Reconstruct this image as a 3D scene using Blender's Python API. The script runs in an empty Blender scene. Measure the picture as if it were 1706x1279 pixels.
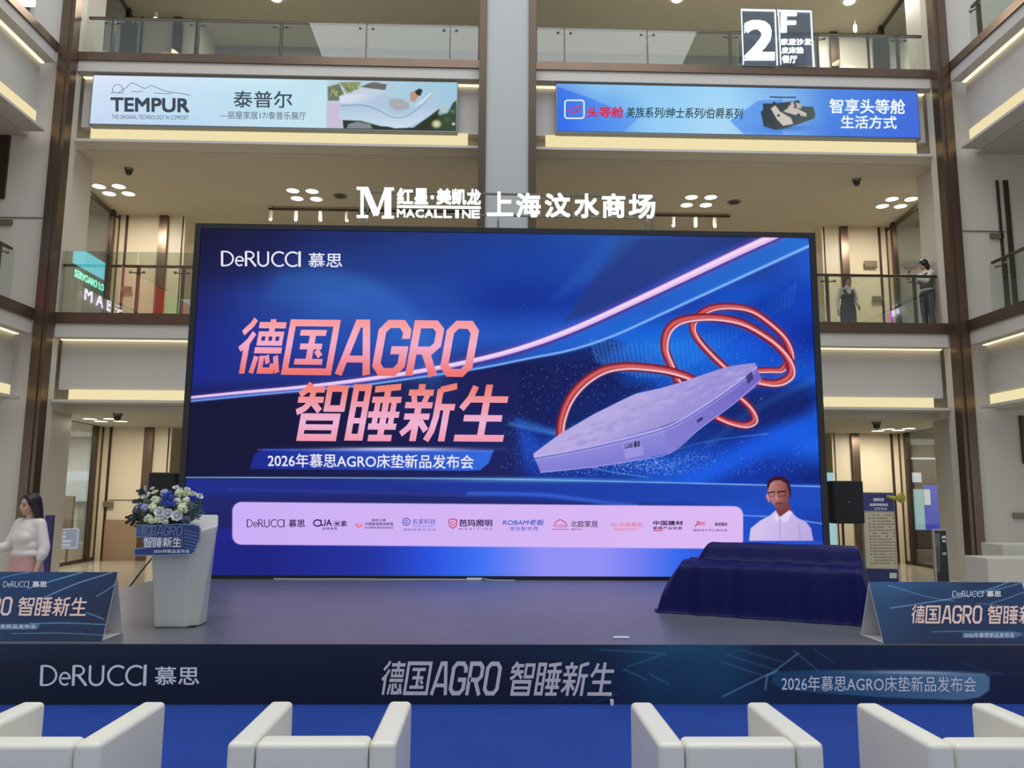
import bpy, bmesh, math, random
import numpy as np
from mathutils import Vector, Matrix
random.seed(7); RNG = np.random.RandomState(5)
SC = bpy.context.scene
COL = SC.collection

# ------------------------------------------------------------------ camera
F, CX, CY, H0 = 1320.0, 853.0, 639.5, 1.6
YAW, PITCH, ROLL = 0.02747, 0.13880, 0.00647
_f = np.array([math.sin(YAW)*math.cos(PITCH), math.cos(YAW)*math.cos(PITCH), math.sin(PITCH)])
_r = np.array([math.cos(YAW), -math.sin(YAW), 0.0]); _d = np.cross(_f, _r)
CR = math.cos(ROLL)*_r - math.sin(ROLL)*_d
CD = math.sin(ROLL)*_r + math.cos(ROLL)*_d
CF = _f
CAMPOS = np.array([0.0, 0.0, H0])
cam_d = bpy.data.cameras.new('camera'); cam = bpy.data.objects.new('camera', cam_d); COL.objects.link(cam)
cam_d.sensor_fit = 'HORIZONTAL'; cam_d.sensor_width = 36.0; cam_d.lens = 36.0*F/1706.0
cam_d.clip_start = 0.05; cam_d.clip_end = 200
M = Matrix(((CR[0], -CD[0], -CF[0], 0), (CR[1], -CD[1], -CF[1], 0), (CR[2], -CD[2], -CF[2], H0), (0, 0, 0, 1)))
cam.matrix_world = M
SC.camera = cam

# ------------------------------------------------------------------ world, light, exposure
SC.view_settings.view_transform = 'Standard'; SC.view_settings.look = 'None'
SC.view_settings.gamma = 1.0; SC.view_settings.use_curve_mapping = False
SC.view_settings.exposure = 0.0
W = bpy.data.worlds.new('world'); SC.world = W; W.use_nodes = True
W.node_tree.nodes['Background'].inputs[0].default_value = (0.80, 0.86, 0.95, 1)
W.node_tree.nodes['Background'].inputs[1].default_value = 0.74
def area(name, loc, rot, sx, sy, power, color):
    l = bpy.data.lights.new(name, 'AREA'); l.shape = 'RECTANGLE'; l.size = sx; l.size_y = sy
    l.energy = power; l.color = color
    o = bpy.data.objects.new(name, l); COL.objects.link(o); o.location = loc; o.rotation_euler = rot
    return o
area('skylight', (0.4, 4.0, 19.5), (0, 0, 0), 15, 14, 1800, (0.93, 0.97, 1.0))      # daylight through the atrium roof
#area('hall_lights', (0.4, -4.0, 9.0), (math.radians(50), 0, 0), 12, 3, 330, (1.0, 0.95, 0.86))   # lit galleries behind the viewer

# ------------------------------------------------------------------ helpers
def ray(px, py):
    return ((px-CX)/F)*CR + ((py-CY)/F)*CD + CF
def atY(px, py, Y):
    r = ray(px, py); return CAMPOS + r*(Y/r[1])
def atZ(px, py, Z):
    r = ray(px, py); return CAMPOS + r*((Z-H0)/r[2])
def project(P):
    v = P - CAMPOS; z = v@CF
    return CX + F*(v@CR)/z, CY + F*(v@CD)/z
class Frame:                                   # a plane in the room
    def __init__(s, o, n):
        s.o = np.array(o, float); n = np.array(n, float); s.n = n/np.linalg.norm(n)
    def hit(s, px, py, off=0.0):
        r = ray(px, py); t = ((s.o + s.n*off - CAMPOS)@s.n)/(r@s.n)
        return CAMPOS + r*t
def FY(Y): return Frame((0, Y, 0), (0, -1, 0))

def lin(c):
    return tuple(((x/255.0)/12.92 if x/255.0 <= 0.04045 else ((x/255.0+0.055)/1.055)**2.4) for x in c)
MATS = {}
def pbr(name, col, rough=0.5, metal=0.0, bump=0.0, scale=20.0, vary=0.0, spec=0.5, coat=0.0):
    if name in MATS: return MATS[name]
    m = bpy.data.materials.new(name); m.use_nodes = True; nt = m.node_tree; b = nt.nodes['Principled BSDF']
    c = lin(col)
    b.inputs['Base Color'].default_value = (*c, 1); b.inputs['Roughness'].default_value = rough
    b.inputs['Metallic'].default_value = metal; b.inputs['Specular IOR Level'].default_value = spec
    b.inputs['Coat Weight'].default_value = coat
    if vary or bump:
        tc = nt.nodes.new('ShaderNodeTexCoord'); no = nt.nodes.new('ShaderNodeTexNoise')
        no.inputs['Scale'].default_value = scale; no.inputs['Detail'].default_value = 5
        nt.links.new(tc.outputs['Object'], no.inputs['Vector'])
        if vary:
            r = nt.nodes.new('ShaderNodeValToRGB')
            r.color_ramp.elements[0].position = 0.3; r.color_ramp.elements[1].position = 0.7
            r.color_ramp.elements[0].color = (*[x*(1-vary) for x in c], 1)
            r.color_ramp.elements[1].color = (*[min(1, x*(1+vary)) for x in c], 1)
            nt.links.new(no.outputs['Fac'], r.inputs['Fac']); nt.links.new(r.outputs['Color'], b.inputs['Base Color'])
        if bump:
            bp = nt.nodes.new('ShaderNodeBump'); bp.inputs['Strength'].default_value = bump; bp.inputs['Distance'].default_value = 0.01
            nt.links.new(no.outputs['Fac'], bp.inputs['Height']); nt.links.new(bp.outputs['Normal'], b.inputs['Normal'])
    MATS[name] = m; return m
def emi(name, col, s=1.0):
    if name in MATS: return MATS[name]
    m = bpy.data.materials.new(name); m.use_nodes = True; nt = m.node_tree
    for n in list(nt.nodes): nt.nodes.remove(n)
    e = nt.nodes.new('ShaderNodeEmission'); o = nt.nodes.new('ShaderNodeOutputMaterial')
    e.inputs[0].default_value = (*lin(col), 1); e.inputs[1].default_value = s
    nt.links.new(e.outputs[0], o.inputs[0]); MATS[name] = m; return m
def vcol_mat(name, strength=None, rough=0.5):   # colours of a picture: lit screen (strength) or print
    if name in MATS: return MATS[name]
    m = bpy.data.materials.new(name); m.use_nodes = True; nt = m.node_tree
    a = nt.nodes.new('ShaderNodeAttribute'); a.attribute_name = 'picture'
    if strength is not None:
        for n in list(nt.nodes):
            if n != a: nt.nodes.remove(n)
        e = nt.nodes.new('ShaderNodeEmission'); o = nt.nodes.new('ShaderNodeOutputMaterial')
        e.inputs[1].default_value = strength
        nt.links.new(a.outputs['Color'], e.inputs[0]); nt.links.new(e.outputs[0], o.inputs[0])
    else:
        b = nt.nodes['Principled BSDF']; b.inputs['Roughness'].default_value = rough
        nt.links.new(a.outputs['Color'], b.inputs['Base Color'])
    MATS[name] = m; return m
def glass(name, tint=(246, 250, 247), refl=0.05, rough=0.0, edge=0.6):
    if name in MATS: return MATS[name]
    m = bpy.data.materials.new(name); m.use_nodes = True; nt = m.node_tree
    for n in list(nt.nodes): nt.nodes.remove(n)
    t = nt.nodes.new('ShaderNodeBsdfTransparent'); g = nt.nodes.new('ShaderNodeBsdfGlossy'); mx = nt.nodes.new('ShaderNodeMixShader')
    lw = nt.nodes.new('ShaderNodeLayerWeight'); lw.inputs[0].default_value = 0.25
    mp = nt.nodes.new('ShaderNodeMapRange'); mp.inputs[3].default_value = refl; mp.inputs[4].default_value = edge
    o = nt.nodes.new('ShaderNodeOutputMaterial')
    t.inputs[0].default_value = (*lin(tint), 1); g.inputs['Roughness'].default_value = rough
    nt.links.new(lw.outputs['Fresnel'], mp.inputs[0]); nt.links.new(mp.outputs[0], mx.inputs[0])
    nt.links.new(t.outputs[0], mx.inputs[1]); nt.links.new(g.outputs[0], mx.inputs[2]); nt.links.new(mx.outputs[0], o.inputs[0])
    MATS[name] = m; return m

def tag(o, label=None, cat=None, group=None, kind=None):
    if label: o['label'] = label
    if cat: o['category'] = cat
    if group: o['group'] = group
    if kind: o['kind'] = kind
    return o
def empty(name, loc, label, cat, group=None, rz=0.0):
    o = bpy.data.objects.new(name, None); COL.objects.link(o); o.location = tuple(loc); o.rotation_euler = (0, 0, rz)
    o.empty_display_size = 0.1
    return tag(o, label, cat, group)

class MB:
    def __init__(s): s.v = []; s.f = []
    def add(s, V, Fc):
        n = len(s.v); s.v += [tuple(map(float, p)) for p in V]; s.f += [tuple(i+n for i in q) for q in Fc]; return s
    def box(s, x0, x1, y0, y1, z0, z1):
        x0, x1 = min(x0, x1), max(x0, x1); y0, y1 = min(y0, y1), max(y0, y1); z0, z1 = min(z0, z1), max(z0, z1)
        return s.add([(x0,y0,z0),(x1,y0,z0),(x1,y1,z0),(x0,y1,z0),(x0,y0,z1),(x1,y0,z1),(x1,y1,z1),(x0,y1,z1)],
                     [(0,3,2,1),(4,5,6,7),(0,1,5,4),(1,2,6,5),(2,3,7,6),(3,0,4,7)])
    def pbox(s, px0, py0, px1, py1, Y, d=0.05):       # box whose front face on plane Y covers this patch
        ym = (py0+py1)/2; xm = (px0+px1)/2
        return s.box(atY(px0, ym, Y)[0], atY(px1, ym, Y)[0], Y, Y+d, atY(xm, py1, Y)[2], atY(xm, py0, Y)[2])
    def prism(s, poly, z0, z1):                       # plan polygon extruded up
        n = len(poly)
        V = [(x, y, z0) for x, y in poly] + [(x, y, z1) for x, y in poly]
        return s.add(V, [tuple(range(n))[::-1], tuple(range(n, 2*n))] + [(i, (i+1) % n, n+(i+1) % n, n+i) for i in range(n)])
    def tube(s, pts, r, seg=8, caps=True):
        pts = [Vector(p) for p in pts]; rr = r if isinstance(r, (list, tuple)) else [r]*len(pts)
        n0 = len(s.v); k = len(pts)
        for i, p in enumerate(pts):
            t = (pts[min(i+1, k-1)] - pts[max(i-1, 0)]).normalized()
            a = Vector((0, 0, 1)) if abs(t.z) < 0.9 else Vector((1, 0, 0))
            u = t.cross(a).normalized(); w = t.cross(u).normalized()
            for j in range(seg):
                an = 2*math.pi*j/seg; s.v.append(tuple(p + (u*math.cos(an) + w*math.sin(an))*rr[i]))
        for i in range(k-1):
            for j in range(seg):
                a = n0+i*seg+j; b = n0+i*seg+(j+1) % seg; s.f.append((a, b, b+seg, a+seg))
        if caps:
            s.f.append(tuple(n0+j for j in range(seg))[::-1]); s.f.append(tuple(n0+(k-1)*seg+j for j in range(seg)))
        return s
    def ball(s, c, r, seg=12, rings=8, rot=None):
        r = (r, r, r) if not isinstance(r, (list, tuple)) else r
        n0 = len(s.v); V = []
        for i in range(rings+1):
            th = math.pi*i/rings
            for j in range(seg):
                ph = 2*math.pi*j/seg; v = Vector((r[0]*math.sin(th)*math.cos(ph), r[1]*math.sin(th)*math.sin(ph), r[2]*math.cos(th)))
                if rot is not None: v = rot @ v
                s.v.append(tuple(v + Vector(c)))
        for i in range(rings):
            for j in range(seg):
                a = n0+i*seg+j; b = n0+i*seg+(j+1) % seg; s.f.append((a, a+seg, b+seg, b))
        return s
    def cap(s, p0, r0, p1, r1, seg=12):               # tapered capsule
        p0 = Vector(p0); p1 = Vector(p1); d = p1-p0; L = d.length
        if L < 1e-6: return s.ball(p0, r0, seg)
        t = d/L; P = []; R = []
        for a in (0.02, .3, .6, .9): P.append(p0 - t*r0*math.cos(a*math.pi/2)); R.append(max(r0*math.sin(a*math.pi/2), 1e-4))
        P.append(p0); R.append(r0); P.append(p1); R.append(r1)
        for a in (.9, .6, .3, .02): P.append(p1 + t*r1*math.cos(a*math.pi/2)); R.append(max(r1*math.sin(a*math.pi/2), 1e-4))
        a = Vector((0, 0, 1)) if abs(t.z) < 0.9 else Vector((1, 0, 0))
        u = t.cross(a).normalized(); w = t.cross(u).normalized(); n0 = len(s.v)
        for p, r in zip(P, R):
            for j in range(seg):
                an = 2*math.pi*j/seg; s.v.append(tuple(p + (u*math.cos(an)+w*math.sin(an))*r))
        for i in range(len(P)-1):
            for j in range(seg):
                a = n0+i*seg+j; b = n0+i*seg+(j+1) % seg; s.f.append((a, b, b+seg, a+seg))
        s.f.append(tuple(n0+j for j in range(seg))[::-1]); s.f.append(tuple(n0+(len(P)-1)*seg+j for j in range(seg)))
        return s
    def mesh(s, name, mat, smooth=False):
        me = bpy.data.meshes.new(name); me.from_pydata(s.v, [], s.f); me.update()
        if mat: me.materials.append(mat)
        bm = bmesh.new(); bm.from_mesh(me); bmesh.ops.recalc_face_normals(bm, faces=bm.faces); bm.to_mesh(me); bm.free()
        if smooth: me.polygons.foreach_set('use_smooth', [True]*len(me.polygons))
        return me
    def build(s, name, mat, parent=None, smooth=False, bevel=0.0, seg=2, kind=None, local=False):
        me = s.mesh(name, mat, smooth)
        if parent is None:                            # origin at the thing's base
            V = np.array(s.v); c = (V.min(0)+V.max(0))/2; c[2] = V[:, 2].min()
            me.transform(Matrix.Translation(-Vector(c)))
        o = bpy.data.objects.new(name, me); COL.objects.link(o)
        if parent is None: o.location = c
        else:
            o.parent = parent
            if not local: o.matrix_parent_inverse = world_of(parent).inverted()
        if bevel:
            b = o.modifiers.new('bevel', 'BEVEL'); b.width = bevel; b.segments = seg; b.limit_method = 'ANGLE'; b.angle_limit = math.radians(40)
            me.polygons.foreach_set('use_smooth', [True]*len(me.polygons))
            wn = o.modifiers.new('normals', 'WEIGHTED_NORMAL')
        if kind: o['kind'] = kind
        return o
def world_of(o):
    m = Matrix.Translation(o.location) @ o.rotation_euler.to_matrix().to_4x4()
    if o.parent: m = world_of(o.parent) @ o.matrix_parent_inverse @ m
    return m
def copy_tree(o, parent=None):
    c = o.copy(); COL.objects.link(c)
    if parent: c.parent = parent
    for ch in [x for x in o.children]: copy_tree(ch, c)
    return c

# ---- writing
def text_tris(s, bold=0.0, shear=0.0, space=1.0):
    c = bpy.data.curves.new('txt', 'FONT'); c.body = s; c.size = 1; c.offset = bold; c.shear = shear; c.resolution_u = 3; c.space_character = space
    o = bpy.data.objects.new('txt', c); COL.objects.link(o); dg = bpy.context.evaluated_depsgraph_get()
    m = bpy.data.meshes.new_from_object(o.evaluated_get(dg), depsgraph=dg)
    V = np.array([v.co[:2] for v in m.vertices]); Fc = [tuple(p.vertices) for p in m.polygons]
    bpy.data.objects.remove(o); bpy.data.curves.remove(c); bpy.data.meshes.remove(m)
    V = (V - V.min(0))/(V.max(0)-V.min(0)+1e-9)
    return V, Fc
def flat(frame, P2, Fc, off, thick=0.0, mb=None):    # picture-plane shape laid on a frame, optionally solid
    mb = mb or MB(); P = [frame.hit(x, y, off) for x, y in P2]
    if thick:
        Q = [frame.hit(x, y, off) - frame.n*thick for x, y in P2]; n = len(P)
        ed = {}
        for f in Fc:
            for i in range(len(f)):
                a, b = f[i], f[(i+1) % len(f)]
                ed[(a, b)] = 1
        sides = [(a, b, b+n, a+n) for (a, b) in ed if (b, a) not in ed]
        mb.add(P+Q, list(Fc) + [tuple(i+n for i in f)[::-1] for f in Fc] + sides)
    else: mb.add(P, Fc)
    return mb
def write(frame, s, box, off=0.006, bold=0.0, shear=0.0, thick=0.0, mb=None, slope=0.0, space=1.0):
    V, Fc = text_tris(s, 0.0, shear, space); x0, y0, x1, y1 = box; k = bold*(y1-y0)*0.8; mb = mb or MB()
    x0 += k; x1 -= k; y0 += k; y1 -= k
    for j, (ox, oy) in enumerate(((0, 0),) if k == 0 else ((0, 0), (-k, -k), (k, -k), (-k, k), (k, k))):
        P2 = [(ox+x0+(x1-x0)*u, oy+y1+(y0-y1)*v + slope*(x1-x0)*u) for u, v in V]
        flat(frame, P2, Fc, off+j*0.0002, thick, mb)
    return mb
def build_split(m, name, mat, parent, cuts, axis=0):      # one part for each separate piece of writing
    V = np.array(m.v); pxy = np.stack(project(V), -1)[:, axis]; bins = {}
    for f in m.f: bins.setdefault(int(np.searchsorted(cuts, pxy[list(f)].mean())), []).append(f)
    for b in sorted(bins):
        used = sorted({i for f in bins[b] for i in f}); mp = {v: k for k, v in enumerate(used)}
        MB().add([m.v[i] for i in used], [tuple(mp[i] for i in f) for f in bins[b]]).build(name, mat, parent)
def stroke_poly(pts, w, closed=False, ends=None):
    P = [np.array(p, float) for p in pts]; n = len(P); L = []; R = []
    for i in range(n):
        if closed: a, b, c = P[i-1], P[i], P[(i+1) % n]
        else: a, b, c = P[max(i-1, 0)], P[i], P[min(i+1, n-1)]
        d1 = b-a; d2 = c-b
        if not d1.any(): d1 = d2
        if not d2.any(): d2 = d1
        d1 = d1/np.linalg.norm(d1); d2 = d2/np.linalg.norm(d2); n1 = np.array((-d1[1], d1[0])); n2 = np.array((-d2[1], d2[0]))
        m = n1+n2; m = m/(np.linalg.norm(m)+1e-9); k = 1/max(m@n1, 0.45)
        L.append(b+m*w/2*k); R.append(b-m*w/2*k)
    V = L+R; Fc = [(i, (i+1) % n, n+(i+1) % n, n+i) for i in range(n if closed else n-1)]
    return V, Fc
def ell(cx, cy, rx, ry, a0, a1, n=10):
    return [(cx+rx*math.cos(math.radians(a0+(a1-a0)*i/n)), cy+ry*math.sin(math.radians(a0+(a1-a0)*i/n))) for i in range(n+1)]
def bx(x0, y0, x1, y1): return [(x0, y0), (x1, y0), (x1, y1), (x0, y1)]
RO = lambda x0, y0, x1, y1, c: [(x0+c, y0), (x1-c, y0), (x1, y0+c), (x1, y1-c), (x1-c, y1), (x0+c, y1), (x0, y1-c), (x0, y0+c)]
h, t = 1.0, 1.15
GL = {
 '德': (10, [([(2.7,10),(2.1,9),(0.3,7.4)],h,0),([(2.9,7.5),(1.9,5.9),(0.1,4.4)],h,0),([(1.6,5.6),(1.6,0)],t,0),([(3.7,8.9),(9.9,8.9)],h,0),
        ([(6.8,10),(6.8,7.2)],t,0),(bx(4.3,5.6,9.3,7.3),.8,1),([(6,7.3),(6,5.6)],.7,0),([(7.6,7.3),(7.6,5.6)],.7,0),([(3.6,4.3),(9.9,4.3)],h,0),
        ([(4.3,3.2),(3.7,0.1)],h,0),([(5.6,3.3),(5.6,0.6),(8.3,0.6),(8.3,1.9)],h,0),([(6.6,3.4),(7.2,1.9)],.9,0),([(8.7,3.3),(9.7,0.2)],h,0)]),
 '国': (10, [(bx(0.6,0.5,9.4,9.4),1.1,1),([(2.4,7.6),(7.6,7.6)],.95,0),([(2.8,5.1),(7.2,5.1)],.95,0),([(2.2,2.3),(7.8,2.3)],.95,0),([(5,7.6),(5,2.3)],1.1,0),([(6.2,4.4),(7.2,3.3)],.9,0)]),
 'A': (7, [([(0.7,0),(3.0,9.4),(4.6,9.4),(6.4,0)],1.3,0),([(1.6,2.9),(5.8,2.9)],1.1,0)]),
 'G': (6.2, [([(5.4,6.7),(5.4,8.1),(4.3,9.4),(1.9,9.4),(0.8,8.1),(0.8,1.9),(1.9,.6),(4.3,.6),(5.4,1.9),(5.4,4.6),(3.0,4.6)],1.3,0)]),
 'R': (6.3, [([(0.8,0),(0.8,9.4),(4.2,9.4),(5.3,8.3),(5.3,5.7),(4.2,4.6),(0.8,4.6)],1.3,0),([(3.2,4.4),(5.5,0)],1.35,0)]),
 'O': (6.2, [([(0.8,8.1),(1.9,9.4),(4.3,9.4),(5.4,8.1),(5.4,1.9),(4.3,.6),(1.9,.6),(0.8,1.9)],1.3,1)]),
 '智': (10, [([(2.3,10),(1.7,8.9),(0.4,7.9)],h,0),([(1.5,8.9),(5.2,8.9)],.95,0),([(0.2,7.1),(5.3,7.1)],.95,0),([(3.1,8.9),(2.7,6.6),(1.8,5.6),(0.3,4.9)],h,0),([(3.3,6.6),(4.9,5.1)],h,0),
        (bx(6.2,5.6,9.3,9.1),h,1),(bx(1.9,0.5,8.6,4.1),1.1,1),([(1.9,2.3),(8.6,2.3)],.9,0)]),
 '睡': (10, [(bx(0.7,0.6,3.1,9.3),1.05,1),([(0.7,6.4),(3.1,6.4)],.85,0),([(0.7,3.5),(3.1,3.5)],.85,0),([(9.4,9.5),(4.4,9.0)],h,0),([(4.2,7.2),(9.9,7.2)],.95,0),([(3.9,4.6),(10,4.6)],.95,0),
        ([(4.3,2.5),(9.8,2.5)],.95,0),([(4.7,0.5),(9.3,0.5)],h,0),([(7,9.2),(7,0.5)],1.1,0),([(5.4,7.2),(5.4,2.5)],.95,0),([(8.6,7.2),(8.6,2.5)],.95,0)]),
 '新': (10, [([(2.8,10),(2.8,8.6)],t,0),([(0.4,8.5),(5.3,8.5)],.95,0),([(1.5,8.1),(1.9,6.6)],.95,0),([(4.2,8.1),(3.7,6.6)],.95,0),([(0.1,6.3),(5.5,6.3)],.95,0),([(0.3,4.3),(5.3,4.3)],.95,0),
        ([(2.8,6.3),(2.8,0)],t,0),([(2.4,3.9),(1.6,2.4),(0.2,1.2)],h,0),([(3.5,3.6),(5.1,1.8)],h,0),([(9.7,9.7),(6.6,9.0)],h,0),([(6.6,9.2),(6.6,4.2),(6.2,1.8),(5.4,0.1)],1.1,0),
        ([(6.6,6.0),(10,6.0)],h,0),([(8.5,6),(8.5,0)],t,0)]),
 '生': (10, [([(2.7,9.7),(2.0,7.6),(0.6,5.7)],1.1,0),([(1.8,7.4),(9.4,7.4)],h,0),([(5.3,10),(5.3,0.6)],1.2,0),([(1.4,4.1),(8.9,4.1)],h,0),([(0.2,0.6),(9.9,0.6)],1.05,0)]),
 ' ': (3.2, []),
 'D': (8.0, [([(0.7,0),(0.7,10)],1.0,0),([(0.7,9.7),(2.2,9.7)]+ell(2.4,5,4.8,4.7,88,-88,12)+[(0.7,0.3)],.75,0)]),
 'e': (6.0, [([(0.9,3.6),(5.1,3.6)]+ell(3.0,3.4,2.2,3.0,8,315,12),.72,0)]),
 'r': (7.2, [([(0.8,0),(0.8,10)],1.0,0),([(0.8,9.7),(2.6,9.7)]+ell(2.8,7.4,2.5,2.3,85,-85,8)+[(0.8,5.1)],.75,0),([(2.9,5.1),(6.6,0)],1.0,0)]),
 'U': (8.2, [([(0.8,10)]+ell(3.7,3.3,2.9,3.0,180,360,12)+[(6.6,10)],.85,0)]),
 'C': (8.0, [(ell(4.9,5,4.2,4.7,50,310,14),.85,0)]),
 'I': (3.0, [([(0.9,0),(0.9,10.3)],1.1,0)]),
}
ADV = {'德': 9.0, '国': 10.4, 'A': 6.9, 'G': 6.7, 'R': 6.5, 'O': 6.6, '智': 10.2, '睡': 10.4, '新': 10.3, '生': 10.4}
def lettering(frame, s, box, off=0.006, shear=0.18, thick=0.0, mb=None, slope=0.0, wght=1.0):
    x0, y0, x1, y1 = box; H = (y1-y0); tot = sum(ADV.get(c, GL[c][0]) for c in s); sc = (x1-x0-shear*H)/tot
    mb = mb or MB(); x = 0.0; k = 0
    for c in s:
        w, st = GL[c]; adv = ADV.get(c, w); g = adv*0.93/w if c in ADV and w == 10 else adv/w*(0.97 if c in ADV else 1)
        for pts, sw, cl in st:
            V, Fc = stroke_poly(pts, sw*wght, cl)
            P2 = [(x0 + (x+u*g)*sc + shear*v/10*H, y1 - v/10*H + slope*((x+u*g)*sc)) for u, v in V]
            flat(frame, P2, Fc, off + k*0.00006, thick, mb); k += 1
        x += adv
    return mb
DER = 'DerUCCI'

# ---- pictures (printed or lit) as fine coloured grids
class Pic:
    def __init__(s, frame, quad, nx, ny):            # quad: world corners BL, BR, TR, TL
        BL, BR, TR, TL = [np.array(q, float) for q in quad]
        u = np.linspace(0, 1, nx)[None, :, None]; v = np.linspace(0, 1, ny)[:, None, None]
        P = (1-v)*((1-u)*BL+u*BR) + v*((1-u)*TL+u*TR); s.P = P.reshape(-1, 3); s.nx, s.ny = nx, ny
        s.x, s.y = project(s.P); s.C = np.zeros((nx*ny, 3))
    def _b(s, x0, y0, x1, y1): return np.where((s.x >= x0) & (s.x <= x1) & (s.y >= y0) & (s.y <= y1))[0]
    def mix(s, idx, col, a):
        a = np.clip(np.asarray(a), 0, 1)[..., None]; c = np.asarray(col, float)/255.0
        s.C[idx] = s.C[idx]*(1-a) + c*a
    def fill(s, col): s.C[:] = np.array(col)/255.0
    def grad(s, stops, axis=1):                      # stops [(pos, col)] along y or x
        q = s.y if axis else s.x; ps = [p for p, _ in stops]
        for k in range(3): s.C[:, k] = np.interp(q, ps, [c[k]/255.0 for _, c in stops])
    def grid(s, xs, ys, cols):                       # bilinear colour net
        cols = np.array(cols, float)/255.0; fx = np.interp(s.x, xs, range(len(xs))); fy = np.interp(s.y, ys, range(len(ys)))
        i = np.minimum(fx.astype(int), len(xs)-2); j = np.minimum(fy.astype(int), len(ys)-2); a = (fx-i)[:, None]; b = (fy-j)[:, None]
        a = a*a*(3-2*a); b = b*b*(3-2*b)
        s.C = (1-b)*((1-a)*cols[j, i]+a*cols[j, i+1]) + b*((1-a)*cols[j+1, i]+a*cols[j+1, i+1])
    def glow(s, cx, cy, rx, ry, ang, col, a=1.0, pw=1.0):
        m = max(rx, ry)*2.6; idx = s._b(cx-m, cy-m, cx+m, cy+m); dx = s.x[idx]-cx; dy = s.y[idx]-cy
        c, n = math.cos(math.radians(ang)), math.sin(math.radians(ang)); u = (dx*c+dy*n)/rx; v = (-dx*n+dy*c)/ry
        s.mix(idx, col, a*np.exp(-(u*u+v*v)**pw))
    def poly(s, pts, col, a=1.0, soft=1.0, col2=None, ax=None):
        P = np.array(pts, float); idx = s._b(P[:, 0].min()-soft*2, P[:, 1].min()-soft*2, P[:, 0].max()+soft*2, P[:, 1].max()+soft*2)
        x = s.x[idx]; y = s.y[idx]; ins = np.zeros(len(idx), bool); D = np.full(len(idx), 1e9); n = len(P)
        for i in range(n):
            x0, y0 = P[i]; x1, y1 = P[(i+1) % n]
            if y0 != y1:
                c = ((y0 > y) != (y1 > y)) & (x < (x1-x0)*(y-y0)/(y1-y0)+x0); ins ^= c
            dx, dy = x1-x0, y1-y0; tt = np.clip(((x-x0)*dx+(y-y0)*dy)/(dx*dx+dy*dy+1e-9), 0, 1)
            D = np.minimum(D, np.hypot(x-x0-tt*dx, y-y0-tt*dy))
        sd = np.where(ins, D, -D); al = np.clip(sd/soft+0.5, 0, 1)*a
        if col2 is not None:
            (ax0, ay0), (ax1, ay1) = ax; q = np.clip(((x-ax0)*(ax1-ax0)+(y-ay0)*(ay1-ay0))/((ax1-ax0)**2+(ay1-ay0)**2), 0, 1)[:, None]
            c = (np.array(col)*(1-q)+np.array(col2)*q)/255.0; s.C[idx] = s.C[idx]*(1-al[:, None])+c*al[:, None]
        else: s.mix(idx, col, al)
    def line(s, pts, w, col, a=1.0, soft=1.0, smooth=True, w2=None):
        P = catmull(pts) if smooth else np.array(pts, float); m = max(w, w2 or w)+soft*2
        idx = s._b(P[:, 0].min()-m, P[:, 1].min()-m, P[:, 0].max()+m, P[:, 1].max()+m); x = s.x[idx]; y = s.y[idx]
        D = np.full(len(idx), 1e9); n = len(P)
        for i in range(n-1):
            x0, y0 = P[i]; x1, y1 = P[i+1]; dx, dy = x1-x0, y1-y0
            tt = np.clip(((x-x0)*dx+(y-y0)*dy)/(dx*dx+dy*dy+1e-9), 0, 1); ww = w if w2 is None else w+(w2-w)*(i+tt)/(n-1)
            D = np.minimum(D, np.hypot(x-x0-tt*dx, y-y0-tt*dy)-ww/2)
        s.mix(idx, col, np.clip(0.5-D/soft, 0, 1)*a)
    def dots(s, pts, r, col, a=1.0):
        for (x, y) in pts:
            idx = s._b(x-2*r-1, y-2*r-1, x+2*r+1, y+2*r+1)
            if len(idx): s.mix(idx, col, a*np.clip(1.2-np.hypot(s.x[idx]-x, s.y[idx]-y)/r, 0, 1))
    def build(s, name, mat, parent):
        nx, ny = s.nx, s.ny; me = bpy.data.meshes.new(name); N = nx*ny
        i = np.arange(ny-1)[:, None]*nx + np.arange(nx-1)[None, :]; q = np.stack([i, i+1, i+nx+1, i+nx], -1).reshape(-1)
        nf = (nx-1)*(ny-1)
        me.vertices.add(N); me.vertices.foreach_set('co', s.P.reshape(-1)); me.loops.add(nf*4); me.loops.foreach_set('vertex_index', q)
        me.polygons.add(nf); me.polygons.foreach_set('loop_start', np.arange(nf)*4)
        try: me.polygons.foreach_set('loop_total', np.full(nf, 4))
        except Exception: pass
        me.update(calc_edges=True)
        at = me.color_attributes.new('picture', 'FLOAT_COLOR', 'POINT'); C = np.clip(s.C, 0, 1)
        L = np.where(C <= 0.04045, C/12.92, ((C+0.055)/1.055)**2.4); A = np.concatenate([L, np.ones((N, 1))], 1)
        at.data.foreach_set('color', A.reshape(-1).astype(np.float32)); me.materials.append(mat)
        o = bpy.data.objects.new(name, me); COL.objects.link(o); o.parent = parent; o.matrix_parent_inverse = world_of(parent).inverted()
        return o
def catmull(pts, k=8):
    P = np.array(pts, float); out = []; n = len(P)
    for i in range(n-1):
        p0, p1, p2, p3 = P[max(i-1, 0)], P[i], P[i+1], P[min(i+2, n-1)]
        for j in range(k):
            t_ = j/k; out.append(0.5*((2*p1)+(-p0+p2)*t_+(2*p0-5*p1+4*p2-p3)*t_**2+(-p0+3*p1-3*p2+p3)*t_**3))
    out.append(P[-1]); return np.array(out)

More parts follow.
